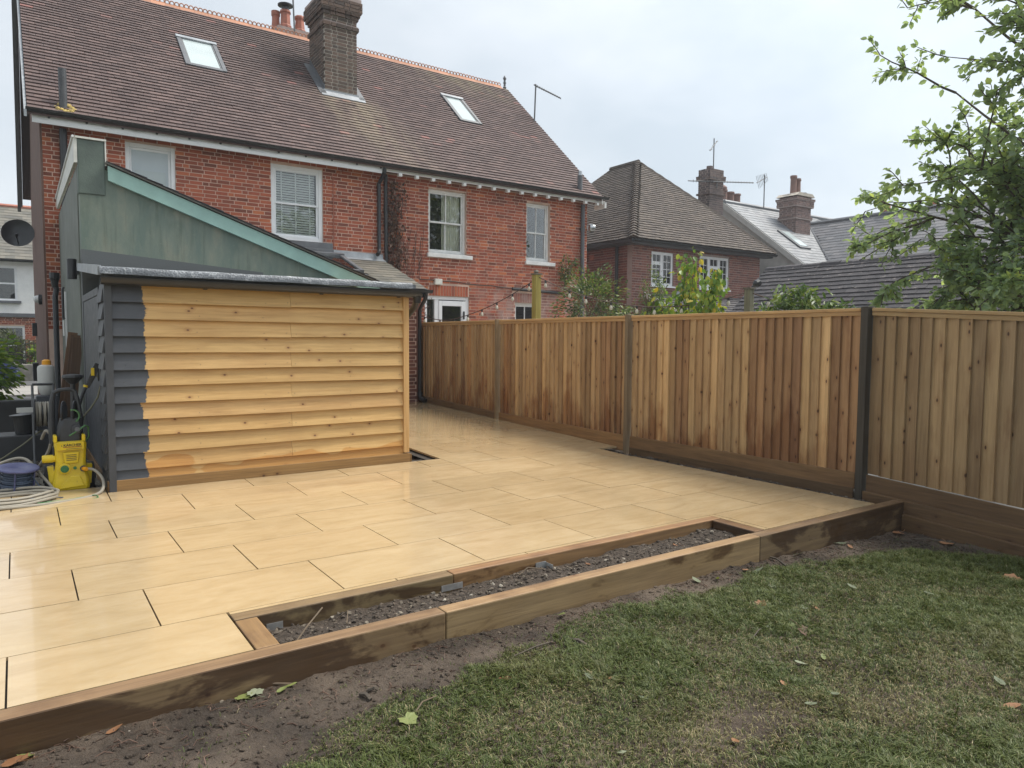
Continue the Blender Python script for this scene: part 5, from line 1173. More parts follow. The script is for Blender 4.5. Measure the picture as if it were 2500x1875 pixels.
def ons(u, s, n=0): return (u, Ye+ss[1]*s-ss[2]*n, Ze+ss[2]*s+ss[1]*n)
for (a, b, c, d, n0, n1, mt, nm) in ((22.95, 23.6, 1.75, 2.95, 0, .08, 'dark_lead', 'frame'), (23.05, 23.5, 1.85, 2.85, .08, .095, 'rooflight_glass', 'pane')):
    MB().add([ons(a, c, n0), ons(b, c, n0), ons(b, d, n0), ons(a, d, n0), ons(a, c, n1), ons(b, c, n1), ons(b, d, n1), ons(a, d, n1)], TILE_F).build(nm, mt, rl)
fp = empty('far_chimney', (31, 15, 4), label='red clay chimney pots and vents poking above the slate wing roof', cat='chimney')
MB().box(31.2, 32.2, 14.2, 15.6, 4, 6.3).build('stack', 'plum_brick', fp)
for (y, h_) in ((15.0, .75), (14.6, .55)): MB().lathe([(.2, 0), (.18, h_), (.22, h_+.03), (.2, h_+.1)], (31.6, y, 6.3), n=10).build('chimney_pot', 'pot_clay', fp)
MB().lathe([(.2, 0), (.2, .5), (.05, .52), (.28, .62), (.05, .7)], (31.6, 14.25, 6.3), n=10).build('cowl', 'dark_lead', fp)
MB().lathe([(.16, -.1), (.15, .15), (.21, .18), (.19, .32), (.05, .38)], (26.3, 14.1, 6.0), n=10).build('ridge_vent', 'pot_clay', gh)

# ================================================================ STREET ON THE LEFT
MB().box(-14, 8, 22.9, 25.3, -.45, -.20).build('pavement', 'pavement', kind='structure')
MB().box(-60, 60, 25.3, 28.9, -.45, -.31).build('road', 'pavement', kind='structure')
MB().box(-60, 60, 28.9, 31.4, -.45, -.285).build('road', 'asphalt', kind='structure')
MB().box(-14, HX0-.04, 11.7, 22.9, -.5, -.25).build('driveway', 'asphalt', kind='structure')
lwm = MB().box(-5, .42, 11.45, 11.65, -.2, .50).build('boundary_wall', 'dark_wall', label='low dark rendered wall between the yard and the street', cat='wall', bevel=.01)
vw = empty('white_house', (-2, 36, -.3), label='white rendered house with slate roof and brick ground floor across the street', cat='house')
wops = [(-.86, .10, 2.75, 4.12), (-1.0, .3, .2, 1.75)]
m = MB(); holes(m, -9, 5, 2.25, 4.4, wops, lambda q, a, b, c, d: q.box(a, b, 35, 35.3, c, d)); m.build('upper_wall', 'white_render', vw)
m = MB(); holes(m, -9, 5, -.5, 2.25, wops, lambda q, a, b, c, d: q.box(a, b, 35, 35.3, c, d)); m.build('lower_backing', 'mortar', vw)
lay_bricks(vw, 'red_brick', bond(-1.5, 3.2, .3, 2.1, wops, .075, .225, seed=6), lambda u, v, n: (u, 35-n, v), lambda b: 1e6, seed=9)
MB().box(-9, 5, 34.9, 35.0, 2.10, 2.25).build('string_course', 'dark_lead', vw)
for (a, b, c, d) in wops:
    w_ = empty('window', ((a+b)/2, 35.05, c), vw)
    MB().box(a, a+.08, 35.05, 35.15, c, d).box(b-.08, b, 35.05, 35.15, c, d).box(a+.08, b-.08, 35.05, 35.15, d-.08, d).box(a+.08, b-.08, 35.05, 35.15, c, c+.08).box(a+.08, b-.08, 35.06, 35.14, (c+d)/2-.03, (c+d)/2+.03).build('frame', 'white_upvc', w_)
    MB().box(a+.08, b-.08, 35.1, 35.11, c+.08, d-.08).build('pane', 'window_glass', w_); MB().box(a, b, 35.6, 35.62, c, d).build('room_shade', 'dark_room', w_)
    MB().box(a-.08, b+.12, 34.88, 35.02, c-.10, c-.002).build('sill', 'dark_lead', w_)
vr = empty('roof', (-2, 34.8, 4.3), vw); pl = math.hypot(3.6, 2.55)
MB().prism([(34.7, 4.36), (38.3, 6.91), (41.9, 4.36)], -9.2, 5.2, 'x').build('roof_deck', 'grey_slate', vr)
lay_tiles(vr, 'old_slate', (-2.5, 34.68, 4.37), (1, 0, 0), (0, 3.6/pl, 2.55/pl), 6.5, pl-.02, .24, .32, .012, None, near, 0, seed=22, restname='slates')
MB().tube([(-9, 38.3, 6.95), (5, 38.3, 6.95)], .1, 6).build('ridge_capping', 'pot_clay', vr)
MB().prism(gut_prof(34.66, 4.34, .07), -9, 5, 'x').build('gutter', 'black_plastic', vw)
MB().box(-12, 5, 31.5, 31.8, -.4, .32).build('garden_wall', 'stone_wall', label='old stone garden wall across the street', cat='wall', bevel=.03)
ir = empty('iron_railing', (.6, 31.62, .32), label='black iron railing on top of the stone garden wall', cat='railing')
MB().box(-3, 4, 31.63, 31.66, 1.05, 1.08).box(-3, 4, 31.63, 31.66, .45, .48).build('rail', 'iron', ir)
for i in range(30): MB().tube([(-.9+.13*i, 31.645, .32), (-.9+.13*i, 31.645, 1.2)], .012, 5).build('bar', 'iron', ir)

def bush(name, c, rad, n, size, mat, label, cat='shrub', seed=1, stems=7, width=1., droop=.3, hollow=.35, group=None, clump=0):
    t = empty(name, (c[0], c[1], c[2]-rad[2]), label=label, cat=cat, group=group); g = np.random.RandomState(seed)
    d = g.normal(0, 1, (n, 3)); d /= np.linalg.norm(d, axis=1)[:, None]
    rr = g.uniform(hollow, 1, n)**.6
    lump = 1+.25*np.sin(d[:, 0]*5+seed)+.2*np.sin(d[:, 1]*7+d[:, 2]*6+seed*2)
    P = np.array(c)+d*rr[:, None]*lump[:, None]*np.array(rad)
    if clump:
        cc = P[:clump]; P = cc[g.randint(0, clump, n)]+g.normal(0, 1, (n, 3))*np.array(rad)*.17
    V, F, rv = leaves(P, d*.8, size, seed, width, droop); np_obj('foliage', V, F, rv, mat, t)
    st = MB(); gg = random.Random(seed)
    for i in range(stems):
        a = gg.uniform(0, 6.28); e_ = Vector(c)+Vector((math.cos(a)*rad[0]*.7, math.sin(a)*rad[1]*.7, rad[2]*gg.uniform(-.1, .7)))
        b_ = Vector((c[0]+gg.uniform(-.1, .1), c[1]+gg.uniform(-.1, .1), c[2]-rad[2])); mid = (b_+e_)/2+Vector((gg.uniform(-.1, .1), gg.uniform(-.1, .1), .1))
        st.tube([b_, mid, e_], [.016, .011, .004], 5)
    st.build('stems', 'twig', t); return t
bush('laurel_bush', (-.72, 15.6, .75), (.66, .66, .92), 3600, .11, 'laurel_leaf', 'bright yellow green laurel bush at the left edge beside the driveway', seed=2, droop=.5)
bush('olive_shrub', (-.05, 32.6, .55), (.75, .5, .85), 2400, .14, 'olive_leaf', 'loose grey green shrub behind the stone wall', seed=3, width=.5)
bush('hedge_shrub', (1.5, 32.5, .55), (1.2, .6, .45), 2600, .14, 'laurel_leaf', 'clipped green hedge behind the iron railing', seed=4)
# parked car
car = empty('parked_car', (-2.0, 28.2, -.31), label='dark blue car parked by the stone wall across the street', cat='car')
def cs(x, w_, z0, z1): return [(x, 28.2-w_, z0), (x, 28.2+w_, z0), (x, 28.2+w_*1.03, (z0+z1)/2), (x, 28.2+w_*.93, z1), (x, 28.2-w_*.93, z1), (x, 28.2-w_*1.03, (z0+z1)/2)]
zr = -.31
MB().loft([cs(-4.05, .62, zr+.35, zr+.72), cs(-3.9, .8, zr+.22, zr+.88), cs(-3.2, .86, zr+.18, zr+.95), cs(-1.4, .86, zr+.18, zr+.93), cs(-.45, .84, zr+.2, zr+.84), cs(-.02, .74, zr+.24, zr+.70), cs(.07, .6, zr+.32, zr+.56)]).build('body', 'car_paint', car, smooth=True)
MB().loft([cs(-3.85, .72, zr+.86, zr+.95), cs(-3.3, .70, zr+.93, zr+1.40), cs(-2.0, .70, zr+.93, zr+1.45), cs(-1.15, .76, zr+.90, zr+.97)]).build('cabin', 'car_glass', car, smooth=True)
MB().loft([cs(-3.4, .64, zr+1.37, zr+1.43), cs(-2.6, .66, zr+1.42, zr+1.49), cs(-1.9, .62, zr+1.38, zr+1.455)]).build('roof', 'car_paint', car)
for x in (-3.25, -.85):
    for s in (-1, 1):
        wh = MB().lathe([(.31, -.1), (.32, 0), (.31, .1), (.2, .11)], (x, 28.2+s*.78, zr+.315), (0, 1, 0), 18).build('wheel', 'tyre', car); MB().lathe([(.2, 0), (.19, .02), (.04, .03)], (x, 28.2+s*.885, zr+.315), (0, s, 0), 12).build('rim', 'galvanised', wh)
for s in (-1, 1): MB().lathe([(.09, -.1), (.10, 0), (.04, .04)], (-.06, 28.2+s*.55, zr+.62), (1, s*.3, .2), 12).build('headlight', 'lamp_clear', car)
MB().box(.06, .085, 27.95, 28.45, zr+.34, zr+.45).build('number_plate', 'jug_white', car)

# ================================================================ GARDEN BEHIND THE FENCE
gp1 = empty('garden_post', (7.0, 9.43, -.3), label='yellow green timber post carrying string lights in front of the brick house', cat='post')
MB().box(6.945, 7.055, 9.375, 9.485, -.3, 2.40).build('shaft', 'green_post_wood', gp1, bevel=.006)
MB().box(6.93, 7.07, 9.36, 9.50, 2.402, 2.425).build('cap', 'grey_post_wood', gp1); MB().lathe([(.03, 0), (.045, .02), (.03, .05)], (6.97, 9.40, 2.425), n=8).build('finial', 'grey_post_wood', gp1)
gp2 = empty('garden_post', (8.8, 6.66, -.3), label='grey green timber post with string lights in front of the dark tiled roof', cat='post')
MB().box(8.75, 8.85, 6.61, 6.71, -.3, 2.10).build('shaft', 'grey_post_wood', gp2, bevel=.006, color=(1.2, 1.3, 1.1)); MB().box(8.735, 8.865, 6.595, 6.725, 2.102, 2.125).build('cap', 'grey_post_wood', gp2)
gp2l = MB(); gp2l.lathe([(.03, -.04), (.06, 0), (.05, .06)], (8.9, 6.62, 2.18), (.8, -.3, .5), 10).build('spot_lamp', 'black_plastic', gp2)
sl_ = empty('string_lights', (7.8, 8.2, 1.8), label='string of clear bulbs slung between the garden posts and the house', cat='string lights')
def cat(a, b, sag, n=24): a, b = Vector(a), Vector(b); return [a+(b-a)*(i/n)-Vector((0, 0, sag*4*(i/n)*(1-i/n))) for i in range(n+1)]
runs = [cat((7.0, 9.40, 2.37), (8.8, 6.68, 2.06), .34), cat((7.0, 9.40, 2.35), (6.75, 11.9, 1.70), .10), cat((6.75, 11.9, 1.70), (6.6, 13.5, 1.95), .05), cat((8.8, 6.66, 2.06), (9.6, 4.6, 1.6), .1)]
bm = None
for ri, pts in enumerate(runs):
    MB().tube(pts, .008, 5).build('cable', 'dry_vine', sl_)
    nb_ = (9, 6, 3, 4)[ri]
    for i in range(nb_):
        p = pts[int((i+.5)/nb_*24)]
        if bm is None:
            bm = MB().lathe([(.006, 0), (.017, -.02), (.027, -.045), (.024, -.068), (.008, -.082)], (0, 0, -.035), n=10).mesh('bulb', True); hm = MB().lathe([(.014, 0), (.017, -.02), (.015, -.045)], (0, 0, .005), n=8).mesh('bulb_holder')
        b_ = link('bulb', bm, 'bulb_glass', p, sl_); link('bulb_holder', hm, 'black_plastic', p, b_)
bush('climbing_plant', (9.15, 10.6, 1.95), (.42, .75, .72), 4200, .062, 'climber_leaf', 'bushy dark green climber with pale flowers beside the brick house downpipe', 'climbing plant', 5, 9)
bush('climbing_plant', (9.1, 9.45, 1.80), (.3, .55, .26), 650, .055, 'climber_leaf', 'thin trailing climber shoots under the string lights', 'climbing plant', 15, 6, clump=26)
bush('wall_climber', (10.9, 13.45, 3.0), (.35, .10, .5), 420, .06, 'climber_leaf', 'sparse climber shoots on the brick wall right of the upper window', 'climbing plant', 16, 5, clump=18)
t = empty('yellow_leaved_tree', (8.5, 7.6, -.3), label='young small tree with drooping yellow green leaves above the fence', cat='tree')
g = np.random.RandomState(6); P = []; Dr = []; st = MB()
for (y, z, x, r_) in ((7.55, 2.5, 8.5, .13), (7.42, 2.2, 8.45, .15), (7.65, 2.1, 8.55, .13), (7.02, 2.25, 8.5, .11), (7.08, 1.95, 8.45, .14), (7.2, 1.85, 8.5, .15), (7.9, 1.8, 8.4, .2), (8.1, 1.75, 8.5, .17), (7.6, 1.75, 8.5, .22), (7.35, 1.75, 8.5, .2), (7.0, 1.7, 8.5, .12)):
    k_ = 85; q = g.normal(0, 1, (k_, 3))*np.array([r_*.8, r_*.55, r_*.95]); P.append(np.array([x, y, z])+q); Dr.append(q*2)
    st.tube([(8.5, 7.5, 1.2), (8.5+(x-8.5)*.6, 7.5+(y-7.5)*.55, (1.2+z)/2), (x, y, z+.12)], [.014, .009, .003], 5)
P = np.concatenate(P); Dr = np.concatenate(Dr); V, F, rv = leaves(P, Dr, .095, 7, 1.25, 1.1); np_obj('crown', V, F, rv, 'yellow_leaf', t)
st.tube([(8.5, 7.5, -.3), (8.5, 7.5, 1.25)], .02, 6); st.build('trunk', 'bark', t)
bush('feathery_shrub', (8.5, 8.25, 2.0), (.2, .32, .42), 700, .06, 'shrub_leaf', 'feathery light green shrub left of the yellow green tree', seed=8, width=.55, clump=24)
bush('arching_shrub', (8.5, 5.45, 1.62), (.35, .55, .36), 1700, .12, 'shrub_leaf', 'arching pale green shrub in front of the dark tiled roof', seed=9, width=.55, droop=.7, clump=70)

# ---- big tree on the right
tree = empty('broadleaf_tree', (8.7, 2.0, -.3), label='leafy pale green tree behind the fence at the right edge', cat='tree')
gt_ = random.Random(12); tr = MB(); P = []; Dr = []
def limb(p, d, L, r, depth):
    pts = [p]; n_ = 6; dd = d.normalized()
    for i in range(n_):
        dd = (dd+Vector((gt_.gauss(0, .10), gt_.gauss(0, .10), gt_.gauss(.0, .08)))).normalized(); q_ = pts[-1]+dd*(L/n_)
        if q_.y > .585*q_.x: break
        pts.append(q_)
    n_ = len(pts)-1
    if n_ < 2: return
    tr.tube(pts, [r*(1-.75*i/n_)+.002 for i in range(n_+1)], 6 if depth < 2 else 4, False)
    if depth >= 1:
        for i in range(1 if depth > 1 else max(1, n_-2), n_+1):
            for q in range(3):
                a = pts[i-1].lerp(pts[i], gt_.random()); s = Vector((gt_.gauss(0, 1), gt_.gauss(0, 1), gt_.gauss(0, .7))).normalized()
                P.append(tuple(a+s*.015)); Dr.append(tuple(dd*.7+s))
    if depth < 3:
        nb_ = (0, 9, 9, 6)[depth+1] if depth+1 < 4 else 0
        for j in range(nb_):
            i = gt_.randint(1 if depth == 1 else min(2, n_), n_)
            s = Vector((gt_.gauss(0, 1), gt_.gauss(0, 1), gt_.gauss(0, .6))); s = (s-dd*s.dot(dd)).normalized()
            limb(pts[i], (dd*.75+s*.75), L*gt_.uniform(.24, .42), r*.42, depth+1)
B0 = Vector((8.7, 2.0, -.3)); tr.tube([B0, (8.72, 2.02, .9), (8.68, 1.95, 2.0), (8.75, 2.0, 3.2), (8.7, 2.05, 4.6), (8.75, 2.0, 5.8)], [.12, .10, .085, .06, .04, .015], 8)
targets = [((8.7, 2.0, 1.9), (8.0, 4.62, 3.42)), ((8.7, 2.0, 2.3), (8.1, 3.9, 4.0)), ((8.7, 2.0, 1.6), (8.1, 3.85, 2.75)), ((8.7, 2.0, 2.8), (8.2, 3.55, 4.7)), ((8.7, 2.0, 1.4), (8.0, 3.75, 2.15)), ((8.7, 2.0, 1.3), (7.8, 3.45, 1.8)),
           ((8.7, 2.0, 3.3), (8.5, 3.3, 5.3)), ((8.7, 2.0, 2.0), (7.7, 2.7, 3.1)), ((8.7, 2.0, 3.0), (7.8, 2.4, 4.3)), ((8.7, 2.0, 1.5), (7.6, 2.4, 2.2)), ((8.7, 2.0, 3.6), (8.3, 1.6, 5.2)), ((8.7, 2.0, 2.6), (9.6, 1.4, 3.6)), ((8.7, 2.0, 1.9), (9.7, 2.9, 3.2)), ((8.7, 2.0, 4.2), (9.0, 2.8, 6.0)), ((8.7, 2.0, 2.2), (8.4, .9, 3.0)), ((8.7, 2.0, 4.0), (8.2, 2.6, 5.9)), ((8.7, 2.0, 2.2), (8.6, 3.6, 3.4)), ((8.7, 2.0, 2.6), (8.6, 3.2, 4.2)), ((8.7, 2.0, 1.7), (8.2, 4.0, 3.1)), ((8.7, 2.0, 1.5), (8.3, 3.7, 2.5)), ((8.7, 2.0, 1.2), (8.1, 3.4, 1.75)), ((8.7, 2.0, 2.4), (8.0, 3.2, 3.7)), ((8.7, 2.0, 1.2), (7.6, 2.9, 1.9)), ((8.7, 2.0, 1.5), (8.3, 3.75, 2.2)), ((8.7, 2.0, 1.4), (7.9, 3.1, 2.4)), ((8.7, 2.0, 1.9), (8.1, 3.5, 3.0))]
for a, b in targets:
    a, b = Vector(a), Vector(b); limb(a, (b-a), (b-a).length*.98, .026, 1)
P = np.array(P); Dr = np.array(Dr); kp = (P[:, 0] > 6.55) & (P[:, 2] > 1.3) & (P[:, 1] < .59*P[:, 0]+.03); P, Dr = P[kp], Dr[kp]
V, F, rv = leaves(P, Dr, .078, 5, 1.08, .25); np_obj('crown', V, F, rv, 'tree_leaf', tree); tr.build('trunk', 'bark', tree)
print('tree leaves', len(P))
bush('tall_tree', (17.5, -3.5, 5.0), (3.0, 3.0, 4.2), 5200, .34, 'climber_leaf', 'tall dark tree mirrored in the panes of the upper curtained window', 'tree', 41, 10, clump=240)

# ================================================================ THINGS BESIDE THE SHED
# ---- yellow pressure washer
pw = empty('pressure_washer', (.36, 7.36, 0), label='yellow pressure washer with black handle standing beside the shed', cat='pressure washer')
def rr(cx, cy, w_, d_, z, k_=.3, lean=0):
    pts = []
    for sx, sy in ((-1, -1), (1, -1), (1, 1), (-1, 1)):
        for t in ((0, 1) if sx*sy > 0 else (1, 0)):
            kx, ky = (k_*.5, 0) if t == 0 else (0, k_*.5)
            pts.append((cx+sx*(w_/2)*(1-(k_ if t == 1 else 0)), cy+lean*z+sy*(d_/2)*(1-(0 if t == 1 else k_)), z))
    return pts
def body(secs): return [[(p[0], p[1], p[2]) for p in rr(*s)] for s in secs]
W0 = (.355, 7.34)
MB().loft(body([(W0[0]+.0, W0[1], .27, .24, .025, .14, .04), (W0[0], W0[1], .285, .25, .05, .16, .04), (W0[0]+.004, W0[1], .27, .235, .12, .16, .04), (W0[0]+.004, W0[1], .24, .22, .19, .2, .04), (W0[0]+.004, W0[1], .225, .21, .27, .2, .04), (W0[0]+.006, W0[1], .235, .21, .36, .18, .04), (W0[0]+.006, W0[1], .24, .21, .42, .16, .04), (W0[0]+.004, W0[1], .232, .20, .445, .16, .04)])).build('body', 'washer_yellow', pw, smooth=True, bevel=.006)
for s in (-1, 1): MB().box(W0[0]+s*.105-.014, W0[0]+s*.105+.014, W0[1]-.09, W0[1]+.05, .44, .50).build('shoulder', 'washer_yellow', pw, bevel=.008)
fy = W0[1]-.105
lab = MB().box(W0[0]-.10, W0[0]+.105, fy-.016, fy+.02, .375, .440).build('label_panel', 'washer_yellow', pw, bevel=.004)
def text(body_, size, loc, mat, parent, name, rz=0, tilt=R(90)):
    cu = bpy.data.curves.new('t', 'FONT'); cu.body = body_; cu.size = size; cu.extrude = .0006; cu.align_x = 'CENTER'; cu.offset = .0006
    to = bpy.data.objects.new('t', cu); col.objects.link(to); dg = bpy.context.evaluated_depsgraph_get(); me = bpy.data.meshes.new_from_object(to.evaluated_get(dg))
    bpy.data.objects.remove(to); me.materials.clear()
    o = link(name, me, mat, loc, parent, rot=Matrix.Rotation(tilt, 3, 'X').to_quaternion()); return o
text('K\u00c4RCHER', .030, (W0[0]+.018, fy-.0175, .408), 'black_plastic', lab, 'lettering')
MB().box(W0[0]-.052, W0[0]+.088, fy-.0182, fy-.0162, .398, .4025).build('print_line', 'red_print', lab)
MB().prism([(W0[0]-.064, .409), (W0[0]-.058, .409), (W0[0]-.061, .428)], fy-.0182, fy-.0162, 'y').build('print_mark', 'black_plastic', lab)
MB().box(W0[0]-.03, W0[0]+.085, fy-.0182, fy-.0162, .384, .3875).build('print_line', 'washer_dark', lab)
pan = MB().loft([[(W0[0]-.058, fy-.004, .355), (W0[0]+.072, fy-.004, .355), (W0[0]+.06, fy-.002, .255), (W0[0]-.046, fy-.002, .255)], [(W0[0]-.05, fy-.014, .35), (W0[0]+.064, fy-.014, .35), (W0[0]+.054, fy-.012, .262), (W0[0]-.04, fy-.012, .262)]]); pan.build('front_panel', 'washer_yellow', pw, bevel=.004)
for z_ in (.285, .30, .315, .33): MB().box(W0[0]-.03, W0[0]+.045, fy-.0165, fy-.0135, z_, z_+.004).build('vent_slot', 'washer_dark', pw)
for s in (-1, 1): MB().box(W0[0]+s*.119-.004, W0[0]+s*.119+.004, W0[1]-.06, W0[1]+.07, .14, .40).build('side_trim', 'washer_dark', pw, bevel=.002)
MB().loft([[(W0[0]-.10, fy-.018, .035), (W0[0]+.105, fy-.018, .05), (W0[0]+.07, fy-.006, .15), (W0[0]-.005, fy-.006, .15)], [(W0[0]-.092, fy-.024, .045), (W0[0]+.095, fy-.024, .058), (W0[0]+.064, fy-.012, .14), (W0[0]+.0, fy-.012, .14)]]).build('front_foot', 'washer_yellow', pw, bevel=.003)
dl = MB().lathe([(.046, -.02), (.046, .008), (.036, .012)], (W0[0]-.045, fy-.012, .215), (0, -1, .0), 20).build('dial', 'washer_yellow', pw)
MB().lathe([(.032, 0), (.031, .012), (.02, .015)], (W0[0]-.045, fy-.022, .215), (0, -1, 0), 20).build('dial_knob', 'dial_green', dl); MB().box(W0[0]-.05, W0[0]-.04, fy-.046, fy-.036, .19, .24).build('dial_grip', 'dial_green', dl)
MB().lathe([(.014, 0), (.013, .014)], (W0[0]+.032, fy-.004, .215), (0, -1, 0), 14).build('button', 'dial_green', pw)
cn = MB().lathe([(.026, 0), (.026, .012), (.018, .014)], (W0[0]+.094, fy-.004, .205), (0, -1, 0), 16).build('outlet', 'washer_dark', pw)
MB().lathe([(.017, 0), (.019, .03), (.015, .055)], (W0[0]+.094, fy-.014, .205), (.45, -1, 0), 12).build('hose_connector', 'orange_plastic', cn)
MB().lathe([(.03, -.06), (.034, -.05), (.034, .03), (.03, .04)], (W0[0]-.145, W0[1]-.04, .30), (1, 0, 0), 12).build('side_knob', 'washer_yellow', pw)
for s in (-1, 1):
    wh = MB().lathe([(.10, -.035), (.115, -.03), (.115, .03), (.10, .035), (.05, .03)], (W0[0]+s*.155, W0[1]+.10, .115), (1, 0, 0), 22).build('wheel', 'tyre', pw)
    MB().lathe([(.05, 0), (.045, .01)], (W0[0]+s*.19, W0[1]+.10, .115), (s, 0, 0), 14).build('hub', 'washer_dark', wh)
    MB().loft([[(W0[0]+s*.12, W0[1]-.08, .06), (W0[0]+s*.155, W0[1]-.06, .06), (W0[0]+s*.155, W0[1]+.02, .06), (W0[0]+s*.12, W0[1]+.02, .06)], [(W0[0]+s*.11, W0[1]-.06, .235), (W0[0]+s*.17, W0[1]-.03, .225), (W0[0]+s*.17, W0[1]+.04, .225), (W0[0]+s*.11, W0[1]+.04, .235)]]).build('wheel_arch', 'washer_yellow', pw, bevel=.006)
up_ = MB().loft(body([(W0[0], W0[1]+.02, .19, .16, .42, .2, .04), (W0[0]+.01, W0[1]+.02, .18, .16, .56, .2, .04), (W0[0]+.02, W0[1]+.02, .16, .14, .64, .3, .04)])).build('upper_housing', 'washer_dark', pw, smooth=True, bevel=.008)
MB().lathe([(.042, 0), (.040, .02), (.028, .022)], (W0[0]+.055, W0[1]-.035, .545), (0, -1, .1), 18).build('switch_ring', 'washer_dark', up_); MB().lathe([(.022, 0), (.02, .012)], (W0[0]+.06, W0[1]-.056, .545), (0, -1, .1), 14).build('switch', 'aerial_metal', up_)
MB().tube([(W0[0]-.12, W0[1]+.06, .42), (W0[0]-.125, W0[1]+.07, .60), (W0[0]-.115, W0[1]+.09, .78), (W0[0]-.10, W0[1]+.09, .86), (W0[0]-.06, W0[1]+.09, .885), (W0[0]+.02, W0[1]+.09, .89), (W0[0]+.06, W0[1]+.09, .87), (W0[0]+.075, W0[1]+.08, .80), (W0[0]+.10, W0[1]+.07, .62), (W0[0]+.09, W0[1]+.06, .5)], [.026, .026, .022, .02, .018, .018, .018, .02, .022, .022], 8).build('handle', 'washer_dark', pw, smooth=True)
for x in (-.03, .055): MB().lathe([(.10, -.008), (.105, 0), (.10, .008)], (W0[0]+x, W0[1]+.06, .685), (1, -.25, 0), 22).build('reel_disc', 'black_plastic', pw)
MB().tube([(W0[0]+.03+.05*math.cos(a), W0[1]-.03, .66+.055*math.sin(a)) for a in [1.9-i*.3 for i in range(11)]], .008, 6).build('reel_hose', 'hose_green', pw, smooth=True)
MB().tube([(W0[0]+.0, W0[1]-.05, .49), (W0[0]+.08, W0[1]-.06, .545), (W0[0]+.12, W0[1]-.05, .575), (W0[0]+.145, W0[1]-.03, .56), (W0[0]+.15, W0[1]+.0, .47), (W0[0]+.125, W0[1]+.01, .43)], .008, 6).build('supply_hose', 'hose_green', pw, smooth=True)
# ---- trigger gun leaning in its holder
gun = empty('spray_gun', (.47, 7.56, .6), label='black spray lance with yellow details leaning on the dark shed side', cat='spray gun')
MB().tube([(.40, 7.54, .55), (.47, 7.56, .80), (.52, 7.57, .93)], .016, 8).build('lance', 'washer_dark', gun)
MB().loft([[(.505, 7.555, .90), (.535, 7.555, .885), (.535, 7.59, .885), (.505, 7.59, .90)], [(.545, 7.55, 1.02), (.595, 7.55, 1.0), (.595, 7.595, 1.0), (.545, 7.595, 1.02)], [(.585, 7.55, 1.12), (.63, 7.55, 1.10), (.63, 7.59, 1.10), (.585, 7.59, 1.12)]]).build('grip', 'washer_dark', gun, bevel=.006)
MB().box(.552, .578, 7.538, 7.55, 1.0, 1.07).build('trigger', 'washer_yellow', gun); MB().lathe([(.02, 0), (.02, .02)], (.505, 7.565, .895), (.3, 0, 1), 10).build('collar', 'washer_yellow', gun)
MB().tube([(.60, 7.57, 1.0), (.63, 7.55, .93), (.60, 7.55, .80), (.54, 7.55, .70), (.47, 7.52, .62), (.42, 7.48, .60)], .008, 6).build('hose', 'hose_olive', gun, smooth=True)
hd = empty('hose_holder', (.43, 7.6, .7), label='black hook shaped holder standing behind the pressure washer', cat='holder')
MB().tube([(.40, 7.75, .0), (.42, 7.75, .95)], .02, 8).build('stem', 'washer_dark', hd); MB().lathe([(.03, -.05), (.06, -.02), (.09, .01), (.085, .03), (.02, .04)], (.42, 7.75, .97), n=14).build('head', 'washer_dark', hd)

# ---- grey hose reel cart, jug, bag
rc = empty('hose_reel', (.20, 8.7, 0), label='grey hose wound on a wheeled reel behind the washer', cat='hose reel')
for x in (.12, .30): MB().tube([(x, 8.75, .02), (x, 8.8, .55), (x, 8.82, .86)], .012, 6).build('frame_side', 'aerial_metal', rc)
MB().tube([(.12, 8.82, .86), (.30, 8.82, .86)], .014, 6).build('handle', 'washer_dark', rc)
MB().lathe([(.09, -.08), (.09, .08)], (.21, 8.74, .56), (1, 0, 0), 16).build('drum', 'washer_dark', rc)
for x in (.13, .29): MB().lathe([(.16, -.006), (.165, 0), (.16, .006)], (x, 8.74, .56), (1, 0, 0), 24).build('flange', 'washer_dark', rc)
hz = [(.145+.125*(.5-.5*math.cos(i/24*math.pi/ 3.0)), 8.74+.118*math.cos(i*math.pi/8), .56+.118*math.sin(i*math.pi/8)) for i in range(16*9)]
MB().tube(hz, .011, 6).build('wound_hose', 'hose_grey', rc, smooth=True)
MB().box(-.02, .12, 8.70, 8.72, .585, .635).build('crank_bracket', 'jug_white', rc)
jug = empty('jug', (.265, 9.5, .72), label='white plastic jug with an orange lid behind the hose reel', cat='jug')
MB().lathe([(.045, 0), (.07, .03), (.083, .1), (.083, .30), (.075, .325), (.04, .34)], (.262, 9.5, .70), n=16).build('container', 'jug_white', jug, smooth=True)
MB().lathe([(.042, 0), (.045, .012), (.042, .05), (.02, .062)], (.268, 9.5, 1.035), n=14).build('lid', 'orange_plastic', jug, smooth=True)
js = MB().box(.16, .36, 9.4, 9.62, 0, .70).build('crate', 'dark_grey_paint', label='dark upright crate carrying the white jug', cat='crate', bevel=.01)
bag = empty('tool_bucket', (.04, 9.3, .3), label='black bucket standing on the rubble behind the cable reel', cat='bucket')
MB().lathe([(.085, 0), (.105, .18), (.11, .19), (.10, .185), (.08, .02)], (.045, 9.3, .31), n=18).build('bucket', 'black_plastic', bag)
MB().lathe([(.12, 0), (.125, .015), (.02, .03)], (.035, 9.3, .50), (-.08, 0, 1), 18).build('lid', 'black_plastic', bag)
MB().box(-.25, .35, 9.15, 9.55, -.02, .305).build('plastic_crate', 'washer_dark', label='flat black crate under the black bucket', cat='crate', bevel=.012)
